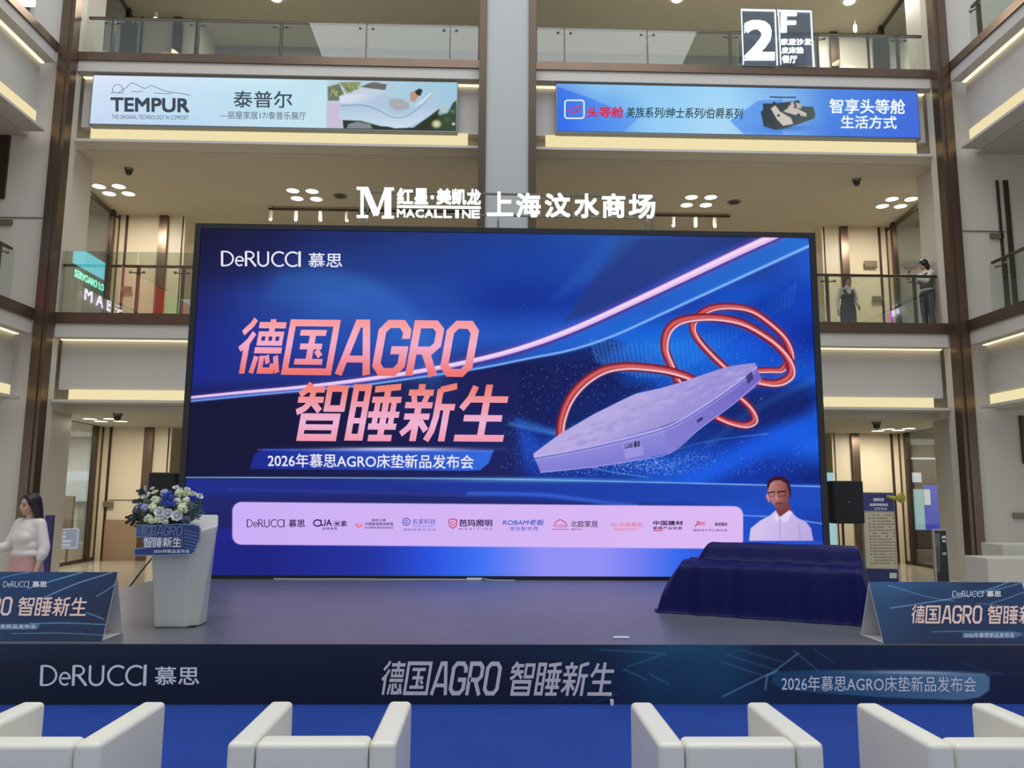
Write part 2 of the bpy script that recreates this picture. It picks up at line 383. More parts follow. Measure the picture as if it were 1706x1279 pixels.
def organic(name, mb, mat, parent, voxel=0.008, smooth=4):   # overlapping limbs fused into one skin
    me = mb.mesh(name, mat); o = bpy.data.objects.new(name, me); COL.objects.link(o)
    r = o.modifiers.new('fuse', 'REMESH'); r.mode = 'VOXEL'; r.voxel_size = voxel; r.use_smooth_shade = True
    if smooth:
        q = o.modifiers.new('smooth', 'SMOOTH'); q.iterations = smooth; q.factor = 0.5
    dg = bpy.context.evaluated_depsgraph_get(); m2 = bpy.data.meshes.new_from_object(o.evaluated_get(dg), depsgraph=dg)
    o.modifiers.clear(); o.data = m2; m2.name = name; bpy.data.meshes.remove(me)
    if mat and not m2.materials: m2.materials.append(mat)
    o.parent = parent
    return o

# ------------------------------------------------------------------ materials
WHITE = pbr('white_panel', (208, 201, 190), 0.35, vary=0.02, scale=1.5)
CEIL = pbr('ceiling_paint', (196, 190, 176), 0.8, vary=0.02, scale=1.0)
FASC = pbr('fascia_paint', (204, 198, 190), 0.6, vary=0.02, scale=1.0)
CREAM = pbr('cream_panel', (222, 208, 180), 0.4, vary=0.02, scale=1.0)
TAN = pbr('tan_wainscot', (158, 132, 104), 0.45, vary=0.03, scale=2.0)
BRONZE = pbr('bronze_metal', (112, 94, 80), 0.28, 0.75, vary=0.06, scale=3.0)
DBRONZE = pbr('dark_bronze_metal', (84, 70, 58), 0.32, 0.7)
STEEL = pbr('brushed_steel', (120, 116, 108), 0.3, 0.9)
BLACK = pbr('black_plastic', (18, 20, 24), 0.45)
GREY = pbr('grey_panel', (128, 128, 124), 0.5)
COVE = emi('warm_cove_led', (246, 230, 180), 0.95)
COVEL = emi('warm_led_line', (255, 238, 190), 1.7)
LAMP = emi('downlight_lens', (255, 244, 222), 5.0)
GLASS = glass('clear_glass')

# ================================================================== BUILDING
YB = 15.0; XL, XR = -8.55, 9.22
FLOORM = pbr('polished_tile', (196, 186, 166), 0.12, vary=0.03, scale=0.8)
def S(mb, name, mat, bevel=0): 
    o = mb.build(name, mat, None, bevel=bevel); o['kind'] = 'structure'; return o
# floor with a tile pattern
fm = FLOORM; nt = fm.node_tree; b_ = nt.nodes['Principled BSDF']
br = nt.nodes.new('ShaderNodeTexBrick'); br.offset = 0; br.inputs['Scale'].default_value = 1.0; br.inputs['Mortar Size'].default_value = 0.004
br.inputs['Brick Width'].default_value = 0.8; br.inputs['Row Height'].default_value = 0.8
br.inputs['Color1'].default_value = (*lin((200, 190, 168)), 1); br.inputs['Color2'].default_value = (*lin((194, 184, 162)), 1); br.inputs['Mortar'].default_value = (*lin((150, 142, 128)), 1)
tc_ = nt.nodes.new('ShaderNodeTexCoord'); nt.links.new(tc_.outputs['Object'], br.inputs['Vector']); nt.links.new(br.outputs['Color'], b_.inputs['Base Color'])
S(MB().box(-13, 14, -3, 25, -0.2, 0), 'floor', FLOORM)

ntrim = [0]
def trimname(): ntrim[0] += 1; return 'trim_%d' % ntrim[0]
def edge(axis, a0, a1, zt, zb, zf, zp, zl, where, level):
    """one gallery edge: bronze nosing, fascia, recessed board, light trough; axis 'y' back, 'l' left side, 'r' right side"""
    def bb(mb, d0, d1, z0, z1, s0=a0, s1=a1):
        if axis == 'y': return mb.box(s0, s1, YB+d0, YB+d1, z0, z1)
        if axis == 'l': return mb.box(XL-d1, XL-d0, s0, s1, z0, z1)
        return mb.box(XR+d0, XR+d1, s0, s1, z0, z1)
    S(bb(MB(), -0.04, 0.08, zb, zt), trimname(), BRONZE)
    m = MB(); bb(m, 0.0, 0.22, zf, zb); bb(m, 0.22, 0.34, zf+0.02, zt-0.03); S(m, trimname(), FASC)
    m = MB(); bb(m, 0.30, 0.50, zp, zf+0.02); bb(m, 0.10, 0.52, zl, zl+0.05); S(m, 'wall_%s' % where, FASC)
    c = bb(MB(), 0.225, 0.295, zf-0.012, zf+0.012).build('light_strip', COVEL)
    tag(c, 'thin warm light strip under the %s gallery nosing, %s' % (level, where), 'light strip')
    e = (0.0 if axis == 'y' else 0)
    c = bb(MB(), 0.26, 0.30, zl+0.05, zp, a0+0.22, a1-0.22 if axis == 'y' else a1-0.05).build('cove_light', COVE)
    tag(c, 'wide warm cove light at the foot of the %s fascia, %s' % (level, where), 'cove light')
    return bb
LV = {2: (4.98, 4.77, 4.51, 3.54, 3.28), 3: (10.29, 10.12, 9.90, 8.86, 8.48)}
for lv, nm in ((2, 'second floor'), (3, 'third floor')):
    zt, zb, zf, zp, zl = LV[lv]
    edge('y', -8.28, -0.29, zt, zb, zf, zp, zl, 'back_left', nm)
    edge('y', 0.85, 8.95, zt, zb, zf, zp, zl, 'back_right', nm)
    edge('l', 3.0, 14.72, zt, zb, zf, zp, zl, 'left', nm)
    edge('r', 3.0, 14.72, zt, zb, zf, zp, zl, 'right', nm)
    # slab: ceiling of the storey below and floor of this one
    S(MB().box(-13, 14, YB+0.54, 25, zl-(0.12 if lv == 2 else 0), zl+0.12), 'ceiling', CEIL)
    S(MB().box(-13, 14, YB+0.54, 25, zl+0.12, zt-0.06), 'floor', FLOORM)
    S(MB().box(-13, XL-0.54, 2, YB+0.5, zl, zl+0.12), 'ceiling', CEIL)
    S(MB().box(XR+0.54, 14, 2, YB+0.5, zl, zl+0.12), 'ceiling', CEIL)
S(MB().box(-13, 14, YB, 25, 13.85, 14.0), 'ceiling', pbr('upper_ceiling', (186, 184, 168), 0.7))
# corner columns and the middle column
S(MB().box(-10.4, -8.45, 14.95, 16.2, 0, 15.5).box(-8.45, -8.3, 14.95, 15.2, 0, 15.5), 'wall_left_column', WHITE)
S(MB().box(9.22, 11.2, 14.95, 16.2, 0, 15.5).box(8.97, 9.22, 14.95, 15.2, 0, 15.5), 'wall_right_column', WHITE)
S(MB().box(-0.14, 0.70, 14.82, 15.9, 0, 15.5), 'wall_middle_column', pbr('grey_column', (178, 180, 178), 0.4))
S(MB().box(-0.29, -0.14, 14.76, 15.7, 0, 15.5), trimname(), DBRONZE)
S(MB().box(0.70, 0.85, 14.76, 15.7, 0, 15.5), trimname(), DBRONZE)
def pil(x0, x1):
    m = MB(); w = (x1-x0)/3
    m.box(x0, x1, 14.72, 14.95, 0, 15.5); m.box(x0+w*0.9, x1-w*0.9, 14.69, 14.72, 0, 15.5)
    S(m, trimname(), BRONZE)
pil(-8.53, -8.27); pil(8.95, 9.22)
# seams on the column faces
SEAM = pbr('seam', (120, 112, 100), 0.6)
# back corridor wall at each storey
SEG = dict(L=(-9.37, -9.13, -8.33, -8.12, -7.75), R=(8.51, 8.93, 9.12, 9.94, 10.18))
win = [0]
TANW = pbr('tan_wall', (150, 134, 102), 0.6)
SG = glass('shop_glass', (244, 246, 244), 0.05, edge=0.22)
for z0, z1, lv in ((0, 3.28, 1), (4.92, 8.48, 2), (10.23, 13.85, 3)):
    S(MB().box(-9.42, -8.33, 19.4, 19.5, z0, z1).box(-8.12, -7.75, 19.4, 19.5, z0, z1).box(-7.78, -7.70, 19.4, 23.5, z0, z1), 'wall_corridor_left', CREAM if lv < 3 else WHITE)
    S(MB().box(8.51, 8.93, 19.4, 19.5, z0, z1).box(9.12, 10.25, 19.4, 19.5, z0, z1).box(8.46, 8.54, 19.4, 23.5, z0, z1), 'wall_corridor_right', CREAM if lv < 3 else WHITE)
    S(MB().box(-8.33, -8.12, 19.32, 19.5, z0, z1), trimname(), BRONZE)
    S(MB().box(-9.17, -9.12, 19.36, 19.4, z0, z1), trimname(), DBRONZE); S(MB().box(9.93, 9.98, 19.36, 19.4, z0, z1), trimname(), DBRONZE)
    S(MB().box(8.93, 9.12, 19.32, 19.5, z0, z1), trimname(), BRONZE)
    if lv == 1:
        S(MB().box(-9.13, -8.33, 19.36, 19.4, 0, 0.95), trimname(), TAN); S(MB().box(9.12, 9.94, 19.36, 19.4, 0, 0.95), trimname(), TAN)
        S(MB().box(-12.6, 13.8, 23.5, 23.6, z0, z1), 'wall_back', WHITE)
    if lv == 2:
        S(MB().box(-12.6, 13.8, 23.5, 23.6, z0, z1), 'wall_back', WHITE)
    # slanting shop windows
    for sd, (xa, ya), (xb, yb) in (('L', (-9.16, 16.25), (-9.37, 19.4)), ('R', (9.97, 16.25), (10.18, 19.4))):
        d = np.array([xb-xa, yb-ya]); L = np.linalg.norm(d); d /= L; n = np.array([-d[1], d[0]])
        def strip(mb, s0, s1, zz0, zz1, th=0.06):
            P = [np.array([xa, ya])+d*s for s in (s0, s1)]
            return mb.prism([tuple(P[0]-n*th/2), tuple(P[1]-n*th/2), tuple(P[1]+n*th/2), tuple(P[0]+n*th/2)], zz0, zz1)
        win[0] += 1
        W_ = empty('window_%d' % win[0], (xa, ya, z0), None, None); W_['kind'] = 'structure'
        m = MB(); strip(m, 0, 0.05, z0, z1); strip(m, L-0.42, L-0.28, z0, z1, 0.1); strip(m, L-0.05, L, z0, z1, 0.1); strip(m, 0.05, L-0.05, z1-0.12, z1-0.06, 0.08)
        if lv == 1: strip(m, 0.05, L, 0, 0.08)
        m.build('window_frame', DBRONZE, W_)
        strip(MB(), 0.05, L-0.42, z0+0.02, z1-0.12, 0.012).build('pane', SG, W_)
        strip(MB(), L-0.28, L-0.05, z0, z1, 0.05).build('jamb_panel', CREAM, W_)
        if lv == 2:   # plain tan wall inside the shop
            off = -n*0.9 if sd == 'R' else n*0.9
            P0 = np.array([xa, ya])+off; P1 = np.array([xb, yb])+off
            S(MB().prism([tuple(P0), tuple(P1), tuple(P1+n*0.05), tuple(P0+n*0.05)], z0, z1), 'wall_shop', TANW)
        if lv == 3:
            off = -n*0.7 if sd == 'R' else n*0.7
            P0 = np.array([xa, ya])+off; P1 = np.array([xb, yb])+off
            S(MB().prism([tuple(P0), tuple(P1), tuple(P1+n*0.05), tuple(P0+n*0.05)], z0, z1), 'wall_shop', WHITE)
# upper storey hall: dark shop band far behind the railings
DGL = pbr('dark_shopfront', (62, 66, 70), 0.25)
S(MB().box(-7.7, 8.46, 20.7, 20.8, 10.23, 13.85), 'wall_upper_back', DGL)
S(MB().box(-7.7, 8.46, 20.62, 20.7, 12.95, 13.85), trimname(), pbr('upper_band', (132, 130, 118), 0.6))
# light groove across the second-floor passage ends
for x0, x1 in ((-7.65, -7.2), (7.9, 8.42)):
    c = MB().box(x0, x1, 20.2, 22.8, 7.86, 8.0).build('cove_light', COVE)
    tag(c, 'slanting warm ceiling cove light in the passage at the screen\'s %s edge' % ('left' if x0 < 0 else 'right'), 'cove light')

# railings -----------------------------------------------------------------
def railing(axis, a0, a1, posts, zt, zr, label, extra=0.0, tint=None):
    ax = {'y': lambda a, d, z: (a, YB+d, z), 'l': lambda a, d, z: (XL-d, a, z), 'r': lambda a, d, z: (XR+d, a, z)}[axis]
    def bb(mb, s0, s1, d0, d1, z0, z1):
        p = ax(s0, d0, z0); q = ax(s1, d1, z1); return mb.box(p[0], q[0], p[1], q[1], p[2], q[2])
    base = ax((a0+a1)/2, 0.1, zt); R = empty('balcony_railing', base, label, 'railing')
    bb(MB(), a0, a1, 0.10, 0.16, zr-0.05, zr).build('handrail', DBRONZE, R, bevel=0.01)
    edges = [a0] + list(posts) + [a1]
    for i in range(len(edges)-1):
        if edges[i+1]-edges[i] < 0.15: continue
        bb(MB(), edges[i]+0.012, edges[i+1]-0.012, 0.055, 0.067, zt-0.02, zr+extra-0.06).build('glass_panel', tint or GLASS, R)
    for p in posts:
        po = bb(MB(), p-0.02, p+0.02, 0.09, 0.17, zt-0.03, zr-0.05).build('post', DBRONZE, R)
        for s in (-1, 1):
            m = MB(); m.tube([ax(p, 0.11, zr-0.17), ax(p+s*0.13, 0.07, zr-0.16)], 0.014, 6); m.ball(ax(p+s*0.13, 0.06, zr-0.16), 0.03, 8, 6)
            m.build('clamp', STEEL, po)
    return R
def px2x(px, py, Y=15.1): return atY(px, py, Y)[0]
railing('y', px2x(148, 25), -0.31, [px2x(188, 55), px2x(329, 58), px2x(468, 60), px2x(611, 65), px2x(750, 65)], 10.29, 11.14, 'upper railing above the white mattress banner, left of the middle column')
railing('y', 0.87, px2x(1535, 45), [px2x(940, 70), px2x(1078, 75), px2x(1217, 80), px2x(1362, 75), px2x(1496, 75)], 10.29, 11.14, 'upper railing above the blue sofa banner, right of the middle column')
railing('y', px2x(100, 438), -0.31, [px2x(228, 480), px2x(303, 480), -5.2, -3.6, -2.0], 4.98, 5.97, 'railing left of the LED screen with tinted glass', extra=0.3, tint=glass('tinted_railing_glass', (238, 244, 238), 0.20))
railing('y', 0.87, px2x(1562, 458), [px2x(1379, 480), px2x(1525, 480), 2.5, 4.1], 4.98, 5.99, 'railing right of the LED screen in front of two women', tint=glass('clear_railing_glass', (246, 250, 247), 0.10))
railing('l', 3.2, 14.0, [13.9, 12.2, 10.5, 8.8], 10.29, 11.14, 'upper railing along the left side gallery', tint=glass('side_railing_glass', (246, 250, 247), 0.04, edge=0.12))
railing('l', 3.2, 14.1, [13.75, 12.1, 10.4, 8.7], 4.98, 5.97, 'lower railing along the left side gallery', tint=glass('side_railing_glass', (246, 250, 247), 0.04, edge=0.12))
railing('r', 3.2, 14.1, [13.9, 12.2, 10.5, 8.8], 10.29, 11.14, 'upper railing along the right side gallery', tint=glass('side_railing_glass', (246, 250, 247), 0.04, edge=0.12))
railing('r', 3.2, 14.1, [13.75, 12.1, 10.4, 8.7], 4.98, 5.97, 'lower railing along the right side gallery', tint=glass('side_railing_glass', (246, 250, 247), 0.04, edge=0.12))

# downlights -----------------------------------------------------------------
def downlights(pts, z, where, power):
    c = np.mean([atZ(x, y, z)[:2] for x, y in pts], 0)
    l = bpy.data.lights.new('downlight_beam', 'AREA'); l.shape = 'DISK'; l.size = 0.7; l.energy = power; l.color = (1, 0.93, 0.82)
    lo = bpy.data.objects.new('downlight_beam', l); COL.objects.link(lo); lo.location = (c[0], c[1], z-0.06)
    P = [atZ(x, y, z)[:2] for x, y in pts]
    for p in P:
        s = ('far' if p[1] > c[1] else 'near') + ' ' + ('left' if p[0] < c[0] else 'right')
        D = empty('downlight', (p[0], p[1], z), '%s downlight of four in the %s' % (s, where), 'downlight', 'ceiling downlights')
        ring = MB(); k = 20
        Vo = [(p[0]+0.17*math.cos(2*math.pi*i/k), p[1]+0.17*math.sin(2*math.pi*i/k)) for i in range(k)]
        Vi = [(p[0]+0.14*math.cos(2*math.pi*i/k), p[1]+0.14*math.sin(2*math.pi*i/k)) for i in range(k)]
        V = [(x, y, z) for x, y in Vo]+[(x, y, z-0.012) for x, y in Vo]+[(x, y, z-0.012) for x, y in Vi]+[(x, y, z) for x, y in Vi]
        ring.add(V, [(a*k+i, a*k+(i+1) % k, (a+1)*k+(i+1) % k, (a+1)*k+i) for a in range(3) for i in range(k)])
        ring.build('trim_ring', WHITE, D)
        MB().prism(Vi, z-0.008, z-0.002).build('lens', LAMP, D)
Z2, Z1 = 8.48, 3.16
downlights([(165,310),(198,310),(182,322),(214,322)], Z2, 'second-floor ceiling at the far left', 75)
downlights([(488,317),(520,318),(495,330),(527,331)], Z2, 'second-floor ceiling just left of the mall sign', 75)
downlights([(1152,328),(1184,328),(1144,341),(1176,341)], Z2, 'second-floor ceiling just right of the mall sign', 75)
downlights([(1486,331),(1518,331),(1470,343),(1500,343)], Z2, 'second-floor ceiling at the far right', 75)
downlights([(150,697),(184,697),(168,701),(201,701)], Z1, 'ground-floor ceiling left of the screen', 60)
downlights([(1463,717),(1497,716),(1480,714),(1514,713)], Z1, 'ground-floor ceiling right of the screen', 60)
# upper hall lights
for px, py, s in ((1128, -2, 'right of the middle column'), (1415, 2, 'near the right end'), (460, -3, 'above the white banner')):
    p = atZ(px, py, 13.85); m = MB(); k = 16
    m.prism([(p[0]+0.13*math.cos(2*math.pi*i/k), p[1]+0.13*math.sin(2*math.pi*i/k)) for i in range(k)], 13.82, 13.85)
    tag(m.build('downlight', LAMP), 'bright round lamp in the top ceiling %s' % s, 'downlight')
    l = bpy.data.lights.new('upper_beam', 'AREA'); l.shape = 'DISK'; l.size = 1.0; l.energy = 105; l.color = (1, .94, .82)
    lo = bpy.data.objects.new('upper_beam', l); COL.objects.link(lo); lo.location = (p[0], p[1], 13.78)
def spotlamp(px, py, Y, label):
    p = atY(px, py, Y); D = empty('spotlight', p, label, 'spotlight')
    MB().tube([(p[0], p[1], p[2]+0.16), (p[0], p[1], p[2]+0.02)], 0.05, 10).build('barrel', WHITE, D)
    MB().tube([(p[0], p[1], 13.85), (p[0], p[1], p[2]+0.16)], 0.012, 8).build('stem', WHITE, D)
    MB().ball((p[0], p[1], p[2]+0.012), 0.04, 8, 6).build('lens', LAMP, D)
    l = bpy.data.lights.new('spot_beam', 'SPOT'); l.energy = 45; l.spot_size = math.radians(70); l.color = (1, .9, .7)
    lo = bpy.data.objects.new('spot_beam', l); COL.objects.link(lo); lo.location = (p[0], p[1]-0.15, p[2]-0.05); lo.rotation_euler = (math.radians(-28 if False else 28), 0, 0)
spotlamp(259, 31, 18.7, 'small bright spotlight over the cream wall panel at upper left')
spotlamp(1425, 52, 18.7, 'small bright spotlight over the cream wall panel at upper right')
# track lights over the screen
def track(x0, x1, py, drops, label):
    Yt = 18.6; z = atY((x0+x1)/2, py, Yt)[2]; a = atY(x0, py, Yt)[0]; b = atY(x1, py, Yt)[0]; z = min(z, Z2-0.06)
    T = empty('track_light', ((a+b)/2, Yt, Z2), label, 'track light')
    r = MB().box(a, b, Yt-0.03, Yt+0.03, z-0.02, z+0.02)
    for q in (a+0.1, b-0.1): r.tube([(q, Yt, z), (q, Yt, Z2-0.002)], 0.01, 6)
    r.build('track', DBRONZE, T)
    for px in drops:
        x = atY(px, py, Yt)[0]; h_ = MB().tube([(x, Yt-0.02, z-0.05), (x, Yt-0.02, z-0.25)], 0.05, 10).build('lamp_head', WHITE, T)
        MB().ball((x, Yt-0.02, z-0.26), 0.045, 8, 6).build('lens', emi('track_lens', (255, 246, 230), 1.6), h_)
track(448, 800, 346, [452, 494, 535, 579], 'ceiling track with four white lamp heads left of the mall sign')
track(1092, 1216, 356, [1121, 1158, 1190], 'ceiling track with three white lamp heads right of the mall sign')
# cameras / sprinklers
def dome(px, py, z, label, cat='camera'):
    p = atZ(px, py, z); D = empty('ceiling_camera', (p[0], p[1], z), label, cat)
    MB().tube([(p[0], p[1], z), (p[0], p[1], z-0.05)], [0.10, 0.08], 14).build('mount', STEEL, D)
    MB().ball((p[0], p[1], z-0.08), 0.07, 14, 10).build('dome', pbr('smoked_dome', (60, 52, 46), 0.2), D)
def vent(px, py, z, label):
    p = atZ(px, py, z); k = 18; D = empty('ceiling_vent', (p[0], p[1], z), label, 'vent')
    for nm, r0, d, mt in (('rim', .16, .018, GREY), ('grille', .11, .03, DBRONZE)):
        MB().prism([(p[0]+r0*math.cos(2*math.pi*i/k), p[1]+r0*math.sin(2*math.pi*i/k)) for i in range(k)], z-d, z).build(nm, mt, D)
dome(215, 281, Z2, 'small dome camera on the ceiling below the white banner')
dome(1427, 299, Z2, 'small dome camera on the ceiling below the blue banner')
dome(196, 689, Z1, 'small dome camera on the ground-floor ceiling left of the screen')
dome(1460, 703, Z1, 'small dome camera on the ground-floor ceiling right of the screen')
vent(567, 326, Z2, 'flat round ceiling vent just left of the mall sign')
vent(1223, 336, Z2, 'flat round ceiling vent beyond the right cluster of downlights by the mall sign')

# wall plates and columns' seams, side shopfronts
PLATE = pbr('brass_plate', (128, 118, 98), 0.4, 0.4)
def plate(x0, y0, x1, y1, Y, label):
    o = MB().pbox(x0, y0, x1, y1, Y, 0.03).build('wall_plate', PLATE, None, bevel=0.004); tag(o, label, 'wall plate')
    return o
plate(-4, 365, 20, 374, 14.9, 'small brown plate on the left white wall below the upper gallery')
plate(1650, 388, 1673, 397, 14.9, 'small brown plate on the right white wall by the shop frame')
plate(1441, 434, 1462, 445, 19.3, 'small brown plate on the cream panel above the woman in a vest')
plate(1454, 493, 1471, 501, 19.3, 'small brown plate on the cream panel at the woman in a vest\'s shoulder')
plate(202, 477, 219, 485, 19.3, 'small brown plate on the cream panel behind the tinted railing')
plate(171, 835, 188, 844, 19.3, 'small brown plate on the cream wall left of the flowers')
plate(1689, 854, 1712, 864, 14.9, 'small brown plate on the white wall at the right edge')
S(MB().pbox(-30, 361, 72, 362.5, 14.93, 0.03), trimname(), SEAM)
S(MB().pbox(1600, 384, 1676, 385.5, 14.93, 0.03), trimname(), SEAM)
S(MB().pbox(1671, 300, 1674, 552, 14.90, 0.06).pbox(1683, 300, 1690, 545, 14.90, 0.06), trimname(), DBRONZE)
S(MB().pbox(1703, 692, 1709, 772, 14.90, 0.06), trimname(), DBRONZE)
S(MB().pbox(-6, 205, 12, 330, 14.90, 0.06), trimname(), DBRONZE)
# corridor seams
S(MB().pbox(182, 832, 227, 833.2, 19.38, 0.03), trimname(), SEAM)

# upper-floor doors
for px, nm in (((200, 228), 1), ((1455, 1482), 2)):
    y0, y1 = (38, 88) if nm == 1 else (62, 112)
    D = MB().pbox(px[0], y0, px[1], y1, 17.9, 0.06).build('door_%d' % nm, pbr('dark_door', (60, 66, 62), 0.4)); D['kind'] = 'structure'
S(MB().pbox(287, 40, 303, 92, 19.25, 0.05), trimname(), DBRONZE)
S(MB().pbox(1385, 63, 1399, 110, 19.25, 0.05), trimname(), DBRONZE)

# ================================================================== STAGE AND SCREEN
DZ = 0.45; YS = 6.358
DECK = pbr('stage_vinyl', (96, 98, 106), 0.36, vary=0.08, scale=3.0, bump=0.04)
PRINT = vcol_mat('printed_board', None, 0.45)
ST = empty('stage', (0.2, 8.8, 0), 'low wide stage with grey top and dark blue printed front', 'stage')
MB().box(-4.42, 4.85, YS+0.01, 11.6, 0.0, DZ).build('deck', DECK, ST)
def stage_print():
    q = [(-4.42, YS, 0), (4.85, YS, 0), (4.85, YS, DZ-0.002), (-4.42, YS, DZ-0.002)]
    p = Pic(None, q, 1000, 60)
    p.grid([-40, 150, 420, 760, 1000, 1100, 1200, 1300, 1500, 1760], [1072, 1120, 1185],
           [[(14,40,66),(12,34,58),(12,28,54),(12,28,54),(14,44,74),(28,84,116),(24,84,118),(10,34,66),(14,38,72),(10,28,60)],
            [(10,26,44),(8,20,40),(10,18,44),(8,18,46),(10,34,70),(20,66,104),(20,72,110),(10,34,66),(12,36,72),(8,24,58)],
            [(8,22,40),(8,20,38),(10,18,42),(8,18,44),(10,30,64),(16,54,92),(16,58,98),(12,44,82),(14,46,86),(8,26,66)]])
    for pts, w, c, a in (([(1000,1082),(1110,1088),(1045,1110)],3,(70,140,170),.5),([(1038,1114),(1078,1132)],3,(80,140,165),.55),([(1082,1122),(1114,1140)],3,(80,140,165),.55),
        ([(1204,1160),(1290,1118),(1330,1088)],2.5,(110,165,195),.8),([(1202,1102),(1270,1125)],2,(90,140,170),.6),([(1210,1090),(1290,1115)],2,(90,140,170),.5),([(1230,1082),(1305,1102)],2,(90,140,170),.5),
        ([(1320,1082),(1362,1116)],2,(100,150,180),.6),([(1355,1082),(1390,1103)],1.5,(80,130,165),.6),([(1600,1104),(1672,1124)],2,(60,100,140),.5),([(1275,1148),(1278,1125),(1295,1118)],3,(120,175,205),.8),
        ([(990,1170),(1030,1155)],2,(60,110,140),.5)):
        p.line(pts, w, c, a, 1.5, smooth=False)
    p.poly([(1292,1119),(1360,1116),(1640,1122),(1649,1128),(1648,1150),(1630,1162),(1600,1166),(1480,1162),(1340,1152),(1300,1146),(1284,1136)], (30,84,124), .85, 2.5, (120,160,190), ((1300,1130),(1630,1140)))
    p.glow(1530, 1120, 90, 3.5, 1, (200,222,235), .9)
    return p
stage_print().build('front_board', PRINT, ST)
FS = FY(YS)
SILV = pbr('silver_lettering', (240, 242, 246), 0.35)
m = lettering(FS, DER, (66, 1108, 250, 1142), 0.003, 0.04, 0.0, wght=1.25)
write(FS, '慕思', (258, 1110, 332, 1141), 0.003, 0.012, mb=m); m.build('lettering', SILV, ST)
lettering(FS, '德国AGRO 智睡新生', (632, 1101, 1031, 1157), 0.003, 0.16, slope=0.006).build('lettering', pbr('pale_gold_lettering', (226, 216, 216), 0.4), ST)
write(FS, '2026年慕思AGRO床垫新品发布会', (1302, 1125, 1626, 1151), 0.003, 0.004, slope=0.006).build('lettering', SILV, ST)
c = MB().box(-4.6, 5.0, 0.8, 6.34, 0.0, 0.012).build('carpet', pbr('blue_carpet', (8, 58, 146), 0.9, vary=0.10, scale=2.0, bump=0.15)); tag(c, 'plain blue carpet in front of the stage under the armchairs', 'carpet')

# ---- LED wall
YD = 11.081; FD = FY(YD)
SX0, SX1, SZ0, SZ1 = -4.25, 4.73, DZ, 5.425
LW = empty('led_screen', ((SX0+SX1)/2, YD+0.1, DZ), 'giant LED wall showing the blue mattress launch picture', 'screen')
FRM = pbr('black_frame', (20, 22, 28), 0.3)
dx0, dx1, dz0, dz1 = -4.165, 4.64, 0.50, 5.35
MB().box(SX0, SX1, YD+0.02, YD+0.14, SZ0, SZ1).box(SX0+0.4, SX1-0.4, YD+0.14, YD+0.5, SZ0, SZ1-0.3).build('cabinet', FRM, LW)
MB().box(SX0, dx0, YD-0.03, YD+0.02, SZ0, SZ1).box(dx1, SX1, YD-0.03, YD+0.02, SZ0, SZ1).box(dx0, dx1, YD-0.03, YD+0.02, dz1, SZ1).box(dx0, dx1, YD-0.03, YD+0.02, SZ0, dz0).build('frame', FRM, LW)
